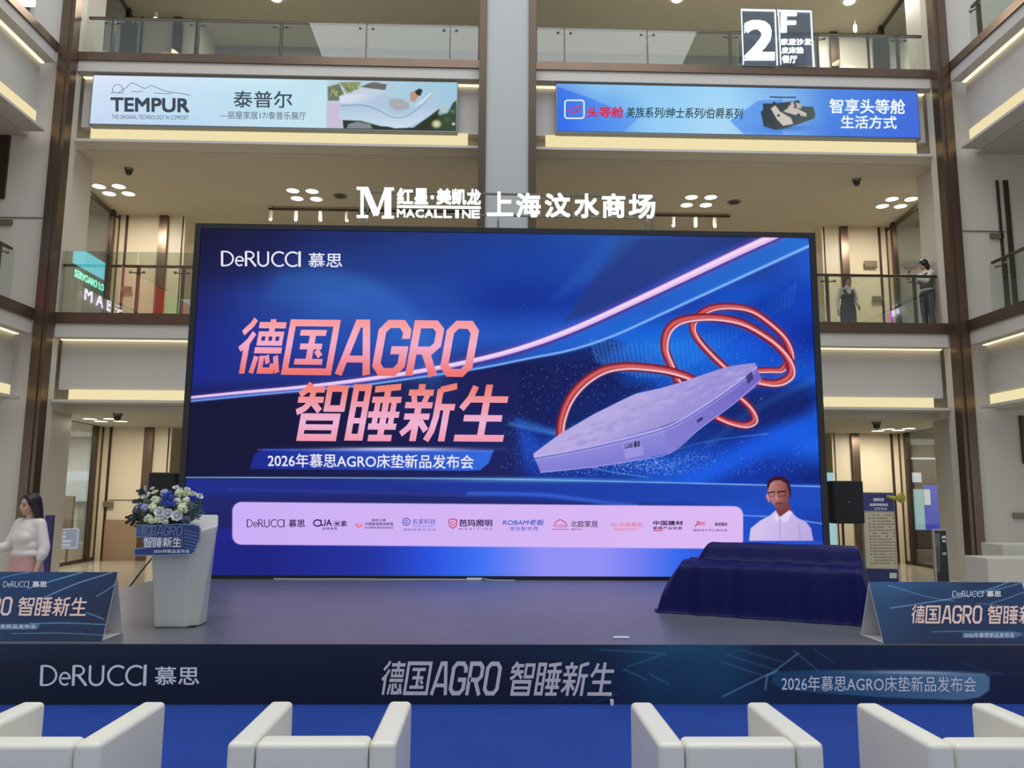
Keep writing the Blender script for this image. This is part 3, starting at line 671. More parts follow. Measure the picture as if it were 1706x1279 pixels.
def screen_picture():
    p = Pic(FD, [(dx0, YD, dz0), (dx1, YD, dz0), (dx1, YD, dz1), (dx0, YD, dz1)], 900, 500)
    N = (28,28,62); Bd = (30,36,92)
    p.grid([310, 420, 560, 700, 850, 1000, 1120, 1240, 1370], [385, 440, 500, 560, 620, 680, 740, 796],
      [[(28,28,56),(32,34,72),(34,48,108),(40,58,124),(36,66,150),(40,82,168),(46,94,186),(40,56,120),(42,96,200)],
       [(32,32,70),(34,38,88),(38,60,130),(36,64,146),(32,66,160),(34,74,172),(38,78,170),(36,66,150),(36,90,205)],
       [(34,38,104),(38,56,138),(48,90,176),(42,76,168),(26,54,152),(28,60,162),(32,62,160),(26,86,205),(24,66,190)],
       [(34,42,128),(36,56,150),(42,78,172),(46,92,190),(40,86,190),(36,100,214),(24,92,214),(24,70,205),(20,46,150)],
       [(34,46,142),(36,50,138),(40,54,138),(44,60,140),(36,40,92),(24,44,120),(24,80,190),(22,80,205),(26,80,200)],
       [(30,30,74),(28,28,66),(30,28,66),(30,30,72),(28,34,94),(26,60,160),(26,64,170),(26,46,130),(22,40,118)],
       [(28,28,60),(28,28,62),(34,32,74),(32,32,84),(34,70,170),(30,84,200),(28,80,200),(24,58,165),(30,100,235)],
       [(30,30,66),(34,44,120),(40,56,150),(36,50,140),(28,42,124),(26,56,156),(30,84,205),(24,58,170),(22,42,126)]])
    # below the swoosh everything is navy on the left
    sw = [(300,664),(400,654),(500,645),(600,633),(700,618),(800,598),(880,576),(960,546),(1050,505),(1150,458),(1230,420),(1300,388)]
    lo = [(300,670),(400,660),(500,651),(600,642),(700,628),(800,613),(880,597),(950,583),(1020,560),(1100,524),(1180,487),(1260,450),(1360,404)]
    lc = catmull(lo)
    p.poly(list(map(tuple, catmull([(300,672),(500,654),(700,632),(860,602)])))+[(900,620),(860,700),(880,800),(300,800)], (27,27,58), .88, 8, (32,36,92), ((420,700),(820,760)))
    p.poly(list(map(tuple, lc[36:64]))+[(1040,575),(1000,600),(1040,640),(1090,640),(900,740),(870,700),(860,620)], (24,30,84), .7, 14)
    # arc highlight
    arc = catmull([(478,456),(540,453),(610,467),(670,503),(712,556),(732,612)])
    for off, a_, sf in ((8, .30, 26), (22, .24, 44), (46, .18, 70)):
        p.line([(x-off*.55, y+off*.8) for x, y in arc], off*1.5, (60,124,214), a_, sf, smooth=False)
    p.poly([(1035,396),(1240,385),(1225,400),(1000,520),(940,535)], (44,60,128), .75, 10)
    p.poly([(1010,392),(1075,390),(980,470),(920,500)], (52,104,190), .35, 16)
    # band between the two swooshes
    p.poly(list(map(tuple, catmull(sw)[::-1]))+list(map(tuple, lc)), (38,96,205), .75, 3, (44,120,225), ((850,600),(1300,420)))
    for k in range(46):     # fan of light blades
        a = k/45; x = 985+340*a; y = 566+20*math.sin(a*3)-95*a**2.2
        p.line([(x, y), (x+10-14*a, y+36+16*math.sin(a*6))], 4.2, (70,160,250), .42*(1-0.4*a), 4, smooth=False)
    p.glow(1185, 590, 90, 40, -12, (40,140,250), .35); p.glow(1110, 575, 60, 28, 0, (40,150,250), .3)
    p.glow(1260, 520, 70, 26, -24, (16,36,130), .5)
    # stars
    pts = []
    for i in range(1700):
        x = RNG.uniform(860, 1350); y = RNG.uniform(560, 792)
        if y > np.interp(x, lc[:, 0], lc[:, 1])+14: pts.append((x, y))
    p.dots(pts[:900], 0.75, (150,190,255), .75); p.dots(pts[900:], 0.55, (100,150,240), .6)
    pts = [(RNG.normal(1080, 80), RNG.normal(772, 11)) for _ in range(900)]
    p.dots([q for q in pts if q[1] < 793], 0.8, (190,220,255), .75)
    for r_ in range(9):
        p.dots([(930+i*9.5, 585+r_*10+i*0.6*r_) for i in range(16)], .7, (150,190,250), .5)
    p.dots([(RNG.uniform(745, 880), RNG.normal(510, 20)) for _ in range(80)], .7, (90,160,240), .5)
    p.dots([(RNG.uniform(835, 900), RNG.uniform(690, 780)) for _ in range(160)], .8, (70,140,250), .7)
    p.dots([(1094,771),(1190,768),(1235,763),(1268,664)], 2.0, (220,235,255), .9)
    # beams
    p.line([(1150,800),(1250,752),(1380,688)], 26, (30,96,236), .8, 22, w2=44)
    p.line([(1180,740),(1260,680),(1380,622)], 6, (60,140,245), .6, 14)
    p.line([(860,700),(960,728),(1010,735)], 5, (60,140,240), .6, 10)
    p.line([(1100,757),(1180,735),(1280,722)], 1.5, (90,170,250), .7, 2)
    p.line([(943,762),(1000,782),(1080,795)], 1.3, (120,190,250), .7, 2)
    # swooshes
    p.line(sw, 6, (150,90,200), .35, 9, w2=26)
    p.line([(x, y+7) for x, y in sw], 3, (70,40,110), .5, 3, w2=8)
    p.line(sw, 3.5, (236,196,246), 1, 1.8, w2=12.5)
    p.line([(x, y-1.5) for x, y in sw], 1.2, (252,232,250), .8, 2, w2=4)
    p.line(lo, 2.6, (96,150,240), .85, 3, w2=6); p.line(lo, 1.2, (150,200,250), .8, 1.5, w2=3)
    p.poly([(862,700),(980,735),(1000,770),(900,792),(860,790)], (28,70,190), .35, 20); p.poly([(1090,650),(1350,640),(1350,690),(1200,735),(1110,760)], (22,34,96), .5, 22); p.line([(850,706),(940,726)], 4, (90,170,250), .6, 8)
    # copper rings
    def tube(pts, w=9.5):
        w = w*1.28
        p.line([(x, y) for x, y in pts], w+4, (230,90,110), .18, 6)
        p.line(pts, w+1, (104,24,46), 1, 1.4); p.line([(x-.2, y-.3) for x, y in pts], w*.70, (182,62,74), .95, 2.4); p.line([(x-.6, y-.5) for x, y in pts], w*.30, (222,112,110), .8, 2.4)
        p.line([(x+w*.34, y+w*.28) for x, y in pts], w*.22, (252,212,224), .95, 1.4)
    z = lambda L: [(850+x/3.045, 380+y/3.045) for x, y in L]
    tube(z([(1400,690),(1370,720),(1310,722),(1230,722),(1130,715)]), 8)
    tube(z([(1100,715),(1020,640),(950,560),(925,500),(945,455),(1010,410),(1110,398),(1220,418),(1320,485),(1395,560),(1425,640),(1412,700)]), 9)
    tube(z([(850,770),(815,690),(785,610),(795,530),(840,480),(920,458),(1040,455),(1170,480),(1290,545),(1370,610),(1420,680),(1425,740),(1380,778),(1320,788),(1240,775)]), 10.5)
    tube(z([(255,1050),(262,970),(300,870),(370,785),(470,722),(580,702),(690,708),(790,722),(880,748),(960,785)]), 11)
    tube(z([(1040,955),(1110,985),(1190,1000),(1240,975),(1225,920),(1165,858),(1120,830)]), 9)
    # mattress
    top = z([(115,1145),(250,1045),(420,945),(560,875),(640,838),(760,812),(890,775),(1000,735),(1100,703),(1180,690),(1240,683),(1253,705),(1120,810),(1000,890),(880,965),(760,1010),(600,1050),(480,1085),(300,1125),(125,1160)])
    fr = z([(118,1150),(300,1118),(480,1078),(640,1040),(770,1010),(800,1005),(812,1140),(600,1185),(400,1215),(155,1241)])
    rt = z([(770,1012),(880,965),(1000,890),(1120,805),(1250,703),(1276,765),(1240,810),(1130,895),(960,1020),(860,1105),(812,1142),(790,1060)])
    p.poly(fr, (150,144,222), 1, 1.2, (126,122,214), (z([(400,1080),(430,1230)]))); p.poly(rt, (134,128,214), 1, 1.2, (116,104,196), z([(800,1040),(1260,760)]))
    p.poly(top, (184,172,228), 1, 1.2, (158,148,218), z([(640,850),(780,1010)]))
    for i in range(90):
        a, b = RNG.uniform(0, 1, 2); x = 250+a*920; y = 1085-a*365-b*(60+120*math.sin(a*3))*0.75+60
        (gx, gy), = z([(x, y)]); p.glow(gx, gy, 7, 2.4, -22, (200,192,240) if i % 2 else (140,130,204), .35)
    e1 = z([(122,1160),(300,1128),(480,1090),(640,1052),(780,1012),(880,965),(1000,890),(1120,808),(1250,708)])
    p.line(e1, 2.2, (196,190,240), .9, 1.2); p.line([(x, y+3.2) for x, y in e1], 1.1, (92,84,176), .8, 1.2); p.line([(x, y+5.4) for x, y in e1], 1.4, (186,180,236), .7, 1.2)
    p.line(z([(155,1238),(400,1213),(600,1183),(812,1140),(960,1018),(1130,893),(1272,768)]), 1.3, (186,178,240), .8, 1)
    p.poly(z([(570,1095),(665,1075),(678,1150),(585,1170)]), (162,156,228), .8, 1)
    p.poly(z([(1195,750),(1225,725),(1235,765),(1205,790)]), (60,58,120), .9, 1); p.poly(z([(945,975),(975,955),(980,968),(950,988)]), (50,46,100), .9, 1)
    # lower part: horizon light and stripes
    p.poly([(290,797),(1400,806),(1400,860),(290,850)], (36,48,138), 1, 3, (34,76,190), ((500,800),(1300,810)))
    p.poly([(290,826),(700,822),(1010,838),(1400,850),(1400,880),(290,880)], (36,40,100), .8, 12)
    p.poly([(290,880),(1400,880),(1400,970),(290,970)], (36,42,140), 1, 8)
    p.line([(780,822),(900,824),(1000,836),(1060,842)], 5, (70,120,240), .7, 6); p.line([(380,815),(600,820),(800,826)], 3, (70,70,150), .5, 5)
    p.grid_patch = None
    idx = p._b(290, 900, 1400, 975); xs = [300, 450, 620, 720, 800, 900, 1000, 1060, 1130, 1200, 1380]
    cs = np.array([(34,40,130),(34,40,132),(40,54,164),(44,86,226),(66,116,246),(146,146,250),(150,146,250),(120,130,246),(58,108,240),(40,80,210),(40,90,220)], float)/255
    for k in range(3): p.C[idx, k] = np.interp(p.x[idx], xs, cs[:, k])
    p.poly([(1200,840),(1400,846),(1400,905),(1200,905)], (34,92,226), .8, 14, (30,70,190), ((1240,850),(1380,880)))
    p.line([(290,795),(600,796),(900,799),(1400,811)], 1.8, (150,200,255), .9, 1.6); p.glow(880, 799, 160, 4, .4, (120,200,255), .6)
    p.line([(1230,858),(1300,862),(1380,874)], 1.6, (150,200,250), .8, 1.5)
    # logo bar
    def rr(x0, y0, x1, y1, r, dy=0):
        L = []
        for cx_, cy_, a in ((x1-r, y0+r+dy, -90), (x1-r, y1-r+dy, 0), (x0+r, y1-r, 90), (x0+r, y0+r, 180)): L += ell(cx_, cy_, r, r, a, a+90, 6)
        return L
    p.poly(rr(387, 836, 1238, 907, 15, 7), (206,178,250), 1, 1.4, (224,188,246), ((387,870),(1238,880)))
    # sub-title pill
    p.poly([(440,747),(822,750),(815,770),(800,783),(780,784),(416,781),(424,756)], (34,48,150), .95, 2, (54,110,230), ((430,760),(810,770)))
    p.glow(660, 748, 110, 3, 0, (230,225,255), .9); p.line([(430,749),(822,751)], 1.2, (110,150,250), .7, 1.5)
    # presenter portrait
    q = lambda L: [(1266+x/3.875, 640+y/3.875) for x, y in L]
    p.poly(q([(-70,1010),(-60,930),(0,880),(60,850),(100,815),(190,812),(240,860),(300,890),(330,930),(345,1010)]), (214,196,240), 1, 1.2, (186,170,226), q([(60,830),(330,1000)]))
    p.poly(q([(100,800),(185,760),(205,815),(150,860),(118,850)]), (122,60,66), 1, 1)
    p.poly(q([(50,700),(45,660),(60,620),(100,600),(140,600),(178,625),(190,680),(185,740),(170,790),(140,815),(105,800),(75,760)]), (188,132,130), 1, 1.3, (122,66,66), q([(60,700),(200,720)]))
    p.poly(q([(38,720),(52,700),(62,730),(66,765),(50,750)]), (200,140,150), 1, 1)
    p.poly(q([(50,690),(44,650),(60,612),(100,592),(150,596),(184,620),(198,665),(200,715),(196,740),(186,690),(172,640),(130,618),(90,622),(66,640)]), (58,26,40), 1, 1.4)
    p.line(q([(54,700),(95,694)]), 2.4, (60,24,34), .95, 1.2); p.line(q([(115,694),(168,690)]), 2.4, (60,24,34), .95, 1.2)
    p.line(q([(56,706),(62,726),(90,724),(98,704),(120,702),(128,724),(162,720),(168,700)]), 1.0, (50,20,30), .8, 1, smooth=False)
    p.line(q([(104,700),(106,735),(116,745)]), 1.6, (230,170,165), .8, 1.4); p.line(q([(106,772),(130,768),(148,772)]), 1.8, (96,36,40), .95, 1)
    p.poly(q([(92,775),(110,760),(150,762),(172,770),(160,805),(130,818),(106,805)]), (110,60,66), .55, 2)
    p.poly(q([(92,850),(110,830),(128,858),(112,896),(98,880)]), (226,212,246), 1, 1); p.poly(q([(128,858),(190,812),(212,826),(176,886),(150,890)]), (226,212,246), 1, 1)
    p.line(q([(128,860),(130,1000)]), 1.2, (150,134,190), .7, 1.2); p.line(q([(250,900),(262,1000)]), 1.5, (150,134,196), .6, 3)
    return p
SCR = vcol_mat('lit_picture', 0.97)
screen_picture().build('display', SCR, LW)
HL = bpy.data.materials.new('headline_light'); HL.use_nodes = True; nt = HL.node_tree
for n in list(nt.nodes): nt.nodes.remove(n)
tc_ = nt.nodes.new('ShaderNodeNewGeometry'); sx = nt.nodes.new('ShaderNodeSeparateXYZ'); rp = nt.nodes.new('ShaderNodeValToRGB'); mr = nt.nodes.new('ShaderNodeMapRange')
e_ = nt.nodes.new('ShaderNodeEmission'); o_ = nt.nodes.new('ShaderNodeOutputMaterial')
zA = FD.hit(600, 737)[2]; zB = FD.hit(600, 530)[2]
mr.inputs[1].default_value = zA; mr.inputs[2].default_value = zB
nt.links.new(tc_.outputs['Position'], sx.inputs[0]); nt.links.new(sx.outputs['Z'], mr.inputs[0]); nt.links.new(mr.outputs[0], rp.inputs[0])
el = rp.color_ramp.elements; el[0].position = 0.0; el[0].color = (*lin((240,150,168)), 1); el[1].position = 1.0; el[1].color = (*lin((248,150,150)), 1)
for ps, cc in ((.16,(238,180,214)),(.42,(240,134,124)),(.5,(238,120,114)),(.56,(238,120,116)),(.78,(244,172,200)),(.9,(248,168,176))):
    x_ = el.new(ps); x_.color = (*lin(cc), 1)
e_.inputs[1].default_value = 1.0; nt.links.new(rp.outputs[0], e_.inputs[0]); nt.links.new(e_.outputs[0], o_.inputs[0])
m = lettering(FD, '德国AGRO', (391, 531, 803, 622), 0.012, 0.18, slope=0.012, wght=1.13)
lettering(FD, '智睡新生', (483, 638, 862, 733), 0.012, 0.18, mb=m, slope=0.008, wght=1.13)
build_split(m, 'headline', HL, LW, [631], 1)
EW = emi('lit_white', (236, 234, 250), 1.0)
m = lettering(FD, DER, (368, 418, 505, 443), 0.012, 0.0, slope=0.01, wght=1.3); write(FD, '慕思', (514, 421, 570, 445), 0.012, 0.010, mb=m, slope=0.01)
m.build('logo_lettering', EW, LW)
write(FD, '2026年慕思AGRO床垫新品发布会', (446, 755, 789, 778), 0.012, 0.010, slope=0.008).build('subtitle_lettering', EW, LW)
EK = emi('lit_black', (44, 32, 70), 1.0); EBL = emi('lit_blue', (60, 96, 190), 1.0); ER = emi('lit_red', (206, 60, 90), 1.0); ESa = emi('lit_salmon', (232, 130, 140), 1.0)
m = lettering(FD, DER, (411, 865, 476, 878), 0.012, 0.0, wght=1.3); write(FD, '慕思', (481, 865, 508, 878), 0.012, 0.02, mb=m)
V, Fc = stroke_poly(ell(529, 871, 6.5, 5.2, 0, 330, 14), 2.2); flat(FD, V, Fc, 0.012, mb=m)
write(FD, 'UA', (534, 865, 553, 876), 0.012, 0.03, mb=m); write(FD, '·米素', (554, 867, 578, 877), 0.012, 0.02, mb=m); write(FD, '软体家居', (537, 878, 562, 882.5), 0.012, 0.01, mb=m)
write(FD, '居然之家', (619, 864, 643, 868.5), 0.012, .02, mb=m); write(FD, '中国家居卖场联盟', (608, 870, 655, 875), 0.012, .02, mb=m); write(FD, 'HOMEFURNISHING', (608, 877, 655, 880.5), 0.012, .02, mb=m)
write(FD, '芭玛照明', (765, 865, 820, 877), 0.012, .03, mb=m); write(FD, 'MARITIME', (765, 879.5, 820, 882.5), 0.012, 0, mb=m, space=1.6)
write(FD, '北欧家居', (951, 867, 996, 878), 0.012, .01, mb=m); write(FD, 'BEIOU', (952, 880, 970, 883), 0.012, 0, mb=m)
write(FD, '中国建材', (1088, 867, 1138, 875), 0.012, .04, mb=m); write(FD, '家居产业协会', (1088, 877, 1137, 882), 0.012, .03, mb=m)
write(FD, '家居服务', (1191, 870, 1212, 876), 0.012, .03, mb=m); write(FD, '国际设计中心联合会', (1155, 881, 1212, 885), 0.012, .01, mb=m)
build_split(m, 'sponsor_lettering', EK, LW, [515, 583, 662, 735, 828, 913, 1005, 1080, 1146])
m = MB(); V, Fc = stroke_poly(ell(677, 869, 6, 6, 0, 360, 16), 1.6); flat(FD, V, Fc, 0.012, mb=m); V, Fc = stroke_poly(ell(677, 869, 2.6, 2.6, 20, 330, 10), 1.4); flat(FD, V, Fc, 0.012, mb=m)
write(FD, '名家科技', (687, 864, 726, 873), 0.012, .01, mb=m); write(FD, 'TECHNOLOGY', (686, 875, 724, 878), 0.012, 0, mb=m); write(FD, '智能家居生活馆', (672, 880, 726, 884), 0.012, 0, mb=m)
write(FD, 'ROBAM老板', (837, 865, 907, 875), 0.012, .02, mb=m, shear=.2); write(FD, '烹饪新世界', (849, 877, 897, 884), 0.012, .01, mb=m)
build_split(m, 'sponsor_lettering', EBL, LW, [515, 583, 662, 735, 828, 913, 1005, 1080, 1146])
m = MB(); V, Fc = stroke_poly([(748, 866), (753, 864), (761, 866), (760, 876), (754, 880), (749, 876)], 1.8, True); flat(FD, V, Fc, 0.012, mb=m)
V, Fc = stroke_poly(ell(754.5, 871.5, 3, 3, -20, 300, 9), 1.3); flat(FD, V, Fc, 0.012, mb=m)
V, Fc = stroke_poly([(923, 877), (925, 870), (933, 865), (942, 870), (945, 877)], 1.5); flat(FD, V, Fc, 0.012, mb=m)
V, Fc = stroke_poly([(919, 881.5), (947, 881.5)], 1.0); flat(FD, V, Fc, 0.012, mb=m)
for a in (927, 933, 939): V, Fc = stroke_poly([(a, 880), (a, 874), (a+3, 874), (a+3, 880)], .9); flat(FD, V, Fc, 0.012, mb=m)
V, Fc = stroke_poly([(1158, 878), (1163, 868), (1166, 871), (1161, 875), (1168, 872)], 1.6); flat(FD, V, Fc, 0.012, mb=m); write(FD, 'IDC', (1168, 869, 1176, 875), 0.012, .02, mb=m)
flat(FD, [(1088, 884.5), (1104, 884.5), (1104, 883), (1088, 883)], [(0, 1, 2, 3)], 0.012, mb=m)
build_split(m, 'sponsor_lettering', ER, LW, [515, 583, 662, 735, 828, 913, 1005, 1080, 1146])
m = MB(); V, Fc = stroke_poly(ell(598, 873, 4.5, 4.5, 0, 180, 10)+[(598, 873)], 3.2); flat(FD, V, Fc, 0.012, mb=m)
write(FD, 'RS·全屋整装', (1018, 870, 1071, 877), 0.012, .02, mb=m); write(FD, '整装家居设计', (1023, 879, 1063, 884), 0.012, .01, mb=m)
build_split(m, 'sponsor_lettering', ESa, LW, [515, 583, 662, 735, 828, 913, 1005, 1080, 1146])
m = MB(); write(FD, 'LUXE 慕思', z_box := (1041, 738, 1067, 748), 0.012, .03, slope=-.17, mb=m); m.build('mattress_label', emi('lit_ink', (40, 36, 90), 1), LW)

# ---- mall sign standing on the screen
FM_ = FY(11.3); MS = empty('mall_sign', (0.2, 11.36, SZ1), 'white lit mall name sign standing on top of the LED wall', 'sign')
SIGN = emi('sign_white', (246, 252, 255), 1.35)
def ch(s, box, bold=0.03, nm='letter', sl=0.0): return write(FM_, s, box, 0.0, bold, thick=0.03, slope=sl).build(nm, SIGN, MS)
m = MB()
for pts, w in (([(603,316),(603,358)],5),([(608,313),(627,357)],11),([(627,358),(643,314)],4.5),([(646,314),(646,359)],11),([(594,313),(612,313)],4),([(640,314),(656,314)],4),([(594,360),(613,360)],4),([(636,361),(656,361)],4)):
    V, Fc = stroke_poly(pts, w); flat(FM_, V, Fc, 0, 0.03, m)
m.build('letter', SIGN, MS)
for c_, a, b in (('红', 661, 688), ('星', 690, 713), ('·', 717, 722), ('美', 727, 752), ('凯', 753, 777), ('龙', 778, 801)):
    if c_ == '·': ch('●', (717, 325, 723, 331), 0.0)
    else: ch(c_, (a, 313+(a-661)*.012, b, 339+(a-661)*.012), 0.035)
m = MB(); flat(FM_, [(661,345),(801,347),(801,343.5),(661,341.5)], [(0,1,2,3)], 0, 0.03, m); m.build('rule', SIGN, MS)
xs = np.linspace(661, 801, 10)
for i, c_ in enumerate('MACALLINE'):
    w0 = xs[i]; w1 = xs[i+1]-1.5
    if c_ == 'I': w0, w1 = w0+4, w1-4
    ch(c_, (w0, 348+i*.2, w1, 361+i*.2), 0.035)
for c_, a, b, yy in (('上', 811, 855, 319), ('海', 860, 901, 321), ('汶', 908, 950, 321), ('水', 957, 998, 322), ('商', 1003, 1042, 322), ('场', 1048, 1092, 323)):
    ch(c_, (a, yy, b, yy+40), 0.028)
m = MB()
za = atY(700, 357, 11.42)[2]; zb_ = atY(700, 316, 11.42)[2]; xa = atY(597, 350, 11.42)[0]; xb = atY(1088, 350, 11.42)[0]
for z_ in (za, zb_-.05): m.box(xa, xb, 11.40, 11.43, z_-0.012, z_+0.012)
for px in (600, 612, 830, 1077, 1087):
    x = atY(px, 365, 11.42)[0]; m.box(x-.015, x+.015, 11.40, 11.43, SZ1-0.298, zb_-.05)
m.build('frame', STEEL, MS)

# ---- banners on the recessed boards
YBN = 15.04; FB = FY(YBN)
def banner(nm, px0, py0, px1, py1, dpy, label):
    a = atY(px0, (py0+py1)/2, YBN); b = atY(px1, (py0+py1)/2+dpy, YBN); zt = atY((px0+px1)/2, py0+dpy/2, YBN)[2]; zb = atY((px0+px1)/2, py1+dpy/2, YBN)[2]
    B = empty('lightbox_banner', ((a[0]+b[0])/2, YBN+.07, zb), label, 'banner')
    MB().box(a[0]-.02, b[0]+.02, YBN+0.01, YBN+0.17, zb-.03, zt+.02).build('light_box', pbr('alu', (120, 124, 130), .4, .5), B)
    return B, [(a[0], YBN, zb), (b[0], YBN, zb), (b[0], YBN, zt), (a[0], YBN, zt)]
B, q = banner('b', 153, 125, 761, 205, 13, 'long white lit mattress banner with a woman lying on a bed')
p = Pic(None, q, 620, 90)
p.grid([150, 300, 420, 545, 760], [120, 170, 220], [[(224,230,248),(206,230,248),(206,236,248),(196,226,240),(176,206,226)], [(206,222,246),(196,224,244),(190,224,240),(196,228,240),(170,204,224)], [(198,216,242),(186,214,240),(196,224,240),(200,226,240),(180,200,216)]])
zz = lambda L: [(420+x/3.875, y/3.875) for x, y in L]
p.poly(zz([(485,520),(1325,530),(1320,850),(480,830)]), (186,210,226), 1, 1.5, (160,200,222), zz([(600,600),(1300,600)]))
p.poly(zz([(480,660),(580,660),(580,830),(480,830)]), (202,190,214), .9, 2)
p.poly(zz([(488,560),(560,540),(590,600),(560,650),(490,650)]), (104,112,84), .9, 3); p.poly(zz([(560,530),(700,530),(690,570),(640,600),(610,590)]), (128,140,90), .9, 3)
for i in range(26): 
    x, y = RNG.uniform(495, 690), RNG.uniform(535, 600); p.line(zz([(x, y), (x+RNG.uniform(-25, 25), y+30)]), 1.2, (90,110,60) if i % 2 else (200,205,150), .7, 1, smooth=False)
p.poly(zz([(700,560),(760,535),(790,530),(870,545),(860,580),(760,575)]), (92,84,76), .8, 2)
p.poly(zz([(640,590),(720,565),(840,580),(850,620),(640,610)]), (196,208,222), 1, 1.5)
p.poly(zz([(585,775),(700,780),(830,815),(1040,825),(1160,740),(1210,700),(1200,830),(1320,850),(590,830)]), (50,60,46), 1, 2)
p.poly(zz([(568,670),(720,665),(820,700),(900,745),(990,745),(1060,700),(1160,600),(1190,590),(1215,625),(1200,700),(1100,770),(1000,825),(920,828),(800,795),(680,770),(560,765)]), (176,200,222), 1, 1.5, (206,222,238), zz([(900,690),(900,820)]))
p.line(zz([(575,682),(720,680),(820,712),(900,755),(990,752),(1070,700),(1160,612)]), 1.4, (120,146,180), .9, 1.2)
p.poly(zz([(560,620),(620,608),(740,610),(860,615),(980,640),(1010,690),(1000,735),(900,735),(860,700),(740,665),(570,665)]), (214,222,236), 1, 1.5, (176,196,222), zz([(700,610),(740,680)]))
p.poly(zz([(890,640),(960,640),(1010,660),(1020,700),(930,715),(880,680)]), (168,166,166), .8, 2)
p.poly(zz([(1020,600),(1060,580),(1080,610),(1050,660),(1020,650)]), (190,150,132), 1, 1.2); p.poly(zz([(1050,590),(1080,570),(1102,582),(1085,620),(1062,612)]), (58,52,54), 1, 1.2)
p.poly(zz([(1100,640),(1150,600),(1170,600),(1100,670),(1040,690)]), (206,220,232), 1, 1.5)
p.poly(zz([(1200,740),(1260,730),(1300,660),(1320,650),(1320,850),(1160,840)]), (54,72,50), .95, 3)
for x, y, r, c_ in ((1190,800,30,(226,222,180)),(1240,700,34,(176,200,204)),(1295,720,16,(90,120,90)),(1215,730,16,(150,176,170)),(1300,800,12,(210,210,190)),(1260,770,18,(70,100,60))): p.glow(*zz([(x, y)])[0], r/3.9, r/4.6, 0, c_, .95, 2)
p.poly(zz([(620,800),(680,785),(760,800),(780,830),(610,830)]), (150,160,170), .8, 1.5)
p.build('picture', vcol_mat('banner_lit', 1.0), B)
TK = emi('banner_ink', (66, 76, 88), 1.0)
m = write(FB, 'TEMPUR', (184, 162, 316, 186), 0.008, 0.05, slope=.013); write(FB, '泰普尔', (389, 151, 487, 179), 0.008, 0.012, mb=m, slope=.01)
write(FB, 'THE ORIGINAL TECHNOLOGY IN COMFORT', (186, 191, 314, 198), 0.008, 0.0, mb=m, slope=.01)
write(FB, '—丽屋家居17/泰普乐展厅', (366, 185, 510, 198), 0.008, 0.0, mb=m, slope=.01)
U = lambda L: [(x/3.875, y/3.875) for x, y in L]
for L in (U([(730,600),(728,570),(745,548),(770,548),(790,565),(785,585),(765,598)]), U([(790,580),(815,565),(850,535),(890,550),(935,570),(975,552),(1010,565),(1080,590),(1170,603),(1228,615)]), U([(712,598),(745,598),(790,600),(800,580)]), U([(848,590),(890,592),(925,588)]), U([(995,598),(1040,603),(1110,604)])):
    V, Fc = stroke_poly(catmull(L), 0.9); flat(FB, V, Fc, 0.008, mb=m)
build_split(m, 'lettering', TK, B, [345])
B, q = banner('b', 928, 141, 1530, 219, 9, 'long blue lit sofa banner with white slogan at its right end')
p = Pic(None, q, 620, 90)
p.grid([925, 1000, 1100, 1200, 1300, 1400, 1530], [138, 180, 230], [[(110,160,230),(140,196,240),(150,204,244),(160,212,248),(130,180,236),(84,134,224),(74,116,214)], [(60,110,230),(110,170,240),(150,206,246),(168,216,248),(140,190,238),(80,134,226),(70,112,216)], [(56,104,228),(90,150,236),(150,206,246),(176,218,246),(120,170,236),(76,128,224),(70,110,220)]])
y_ = lambda L: [(860+x/3.875, y/3.875) for x, y in L]
p.poly(y_([(265,560),(470,630),(790,765),(680,860),(265,850)]), (60,114,236), .85, 1.5, (100,160,242), y_([(300,800),(780,760)]))
p.poly(y_([(1380,780),(1470,865),(1720,870),(1720,640),(1560,650)]), (80,140,232), .7, 3)
w_ = lambda L: [(1266+x/3.875, y/3.875) for x, y in L]
p.glow(1310, 213, 40, 5, 0, (70,120,200), .8)
p.poly(w_([(5,720),(20,710),(20,668),(85,668),(240,650),(262,665),(265,685),(345,690),(358,740),(352,765),(250,800),(160,830),(100,838),(25,815)]), (56,68,74), 1, 1.5, (86,96,96), w_([(20,700),(340,760)]))
p.line(w_([(66,626),(140,628),(230,628)]), 2.2, (50,64,90), .9, 1, smooth=False)
p.poly(w_([(70,700),(100,680),(130,720),(200,760),(215,800),(150,812),(110,770)]), (214,206,194), .95, 1.5); p.poly(w_([(150,720),(190,690),(240,700),(300,730),(300,752),(220,740)]), (206,198,190), .95, 1.5)
p.poly(w_([(180,670),(215,655),(225,690),(190,700)]), (210,200,196), .9, 1.2); p.poly(w_([(230,660),(265,670),(270,700),(240,700)]), (196,190,190), .9, 1.2)
for x, y in ((92,665),(190,672),(245,655),(120,745),(250,740)): p.glow(*w_([(x, y)])[0], 2.6, 2.2, 0, (40,44,50), .9, 2)
p.build('picture', MATS['banner_lit'], B)
m = write(FB, '美族系列/绅士系列/伯爵系列', (1043, 178, 1238, 196), 0.008, 0.012, slope=.012, shear=.1); m.build('lettering', emi('banner_green_ink', (40, 66, 60), 1), B)
m = write(FB, '智享头等舱', (1382, 164, 1508, 189), 0.008, 0.022, slope=.01); write(FB, '生活方式', (1401, 192, 1494, 214), 0.008, 0.022, mb=m, slope=.01); build_split(m, 'lettering', emi('banner_white', (232, 244, 255), 1.05), B, [190], 1)
m = write(FB, '头等舱', (977, 177, 1039, 196), 0.008, 0.03, slope=.012, shear=.1)
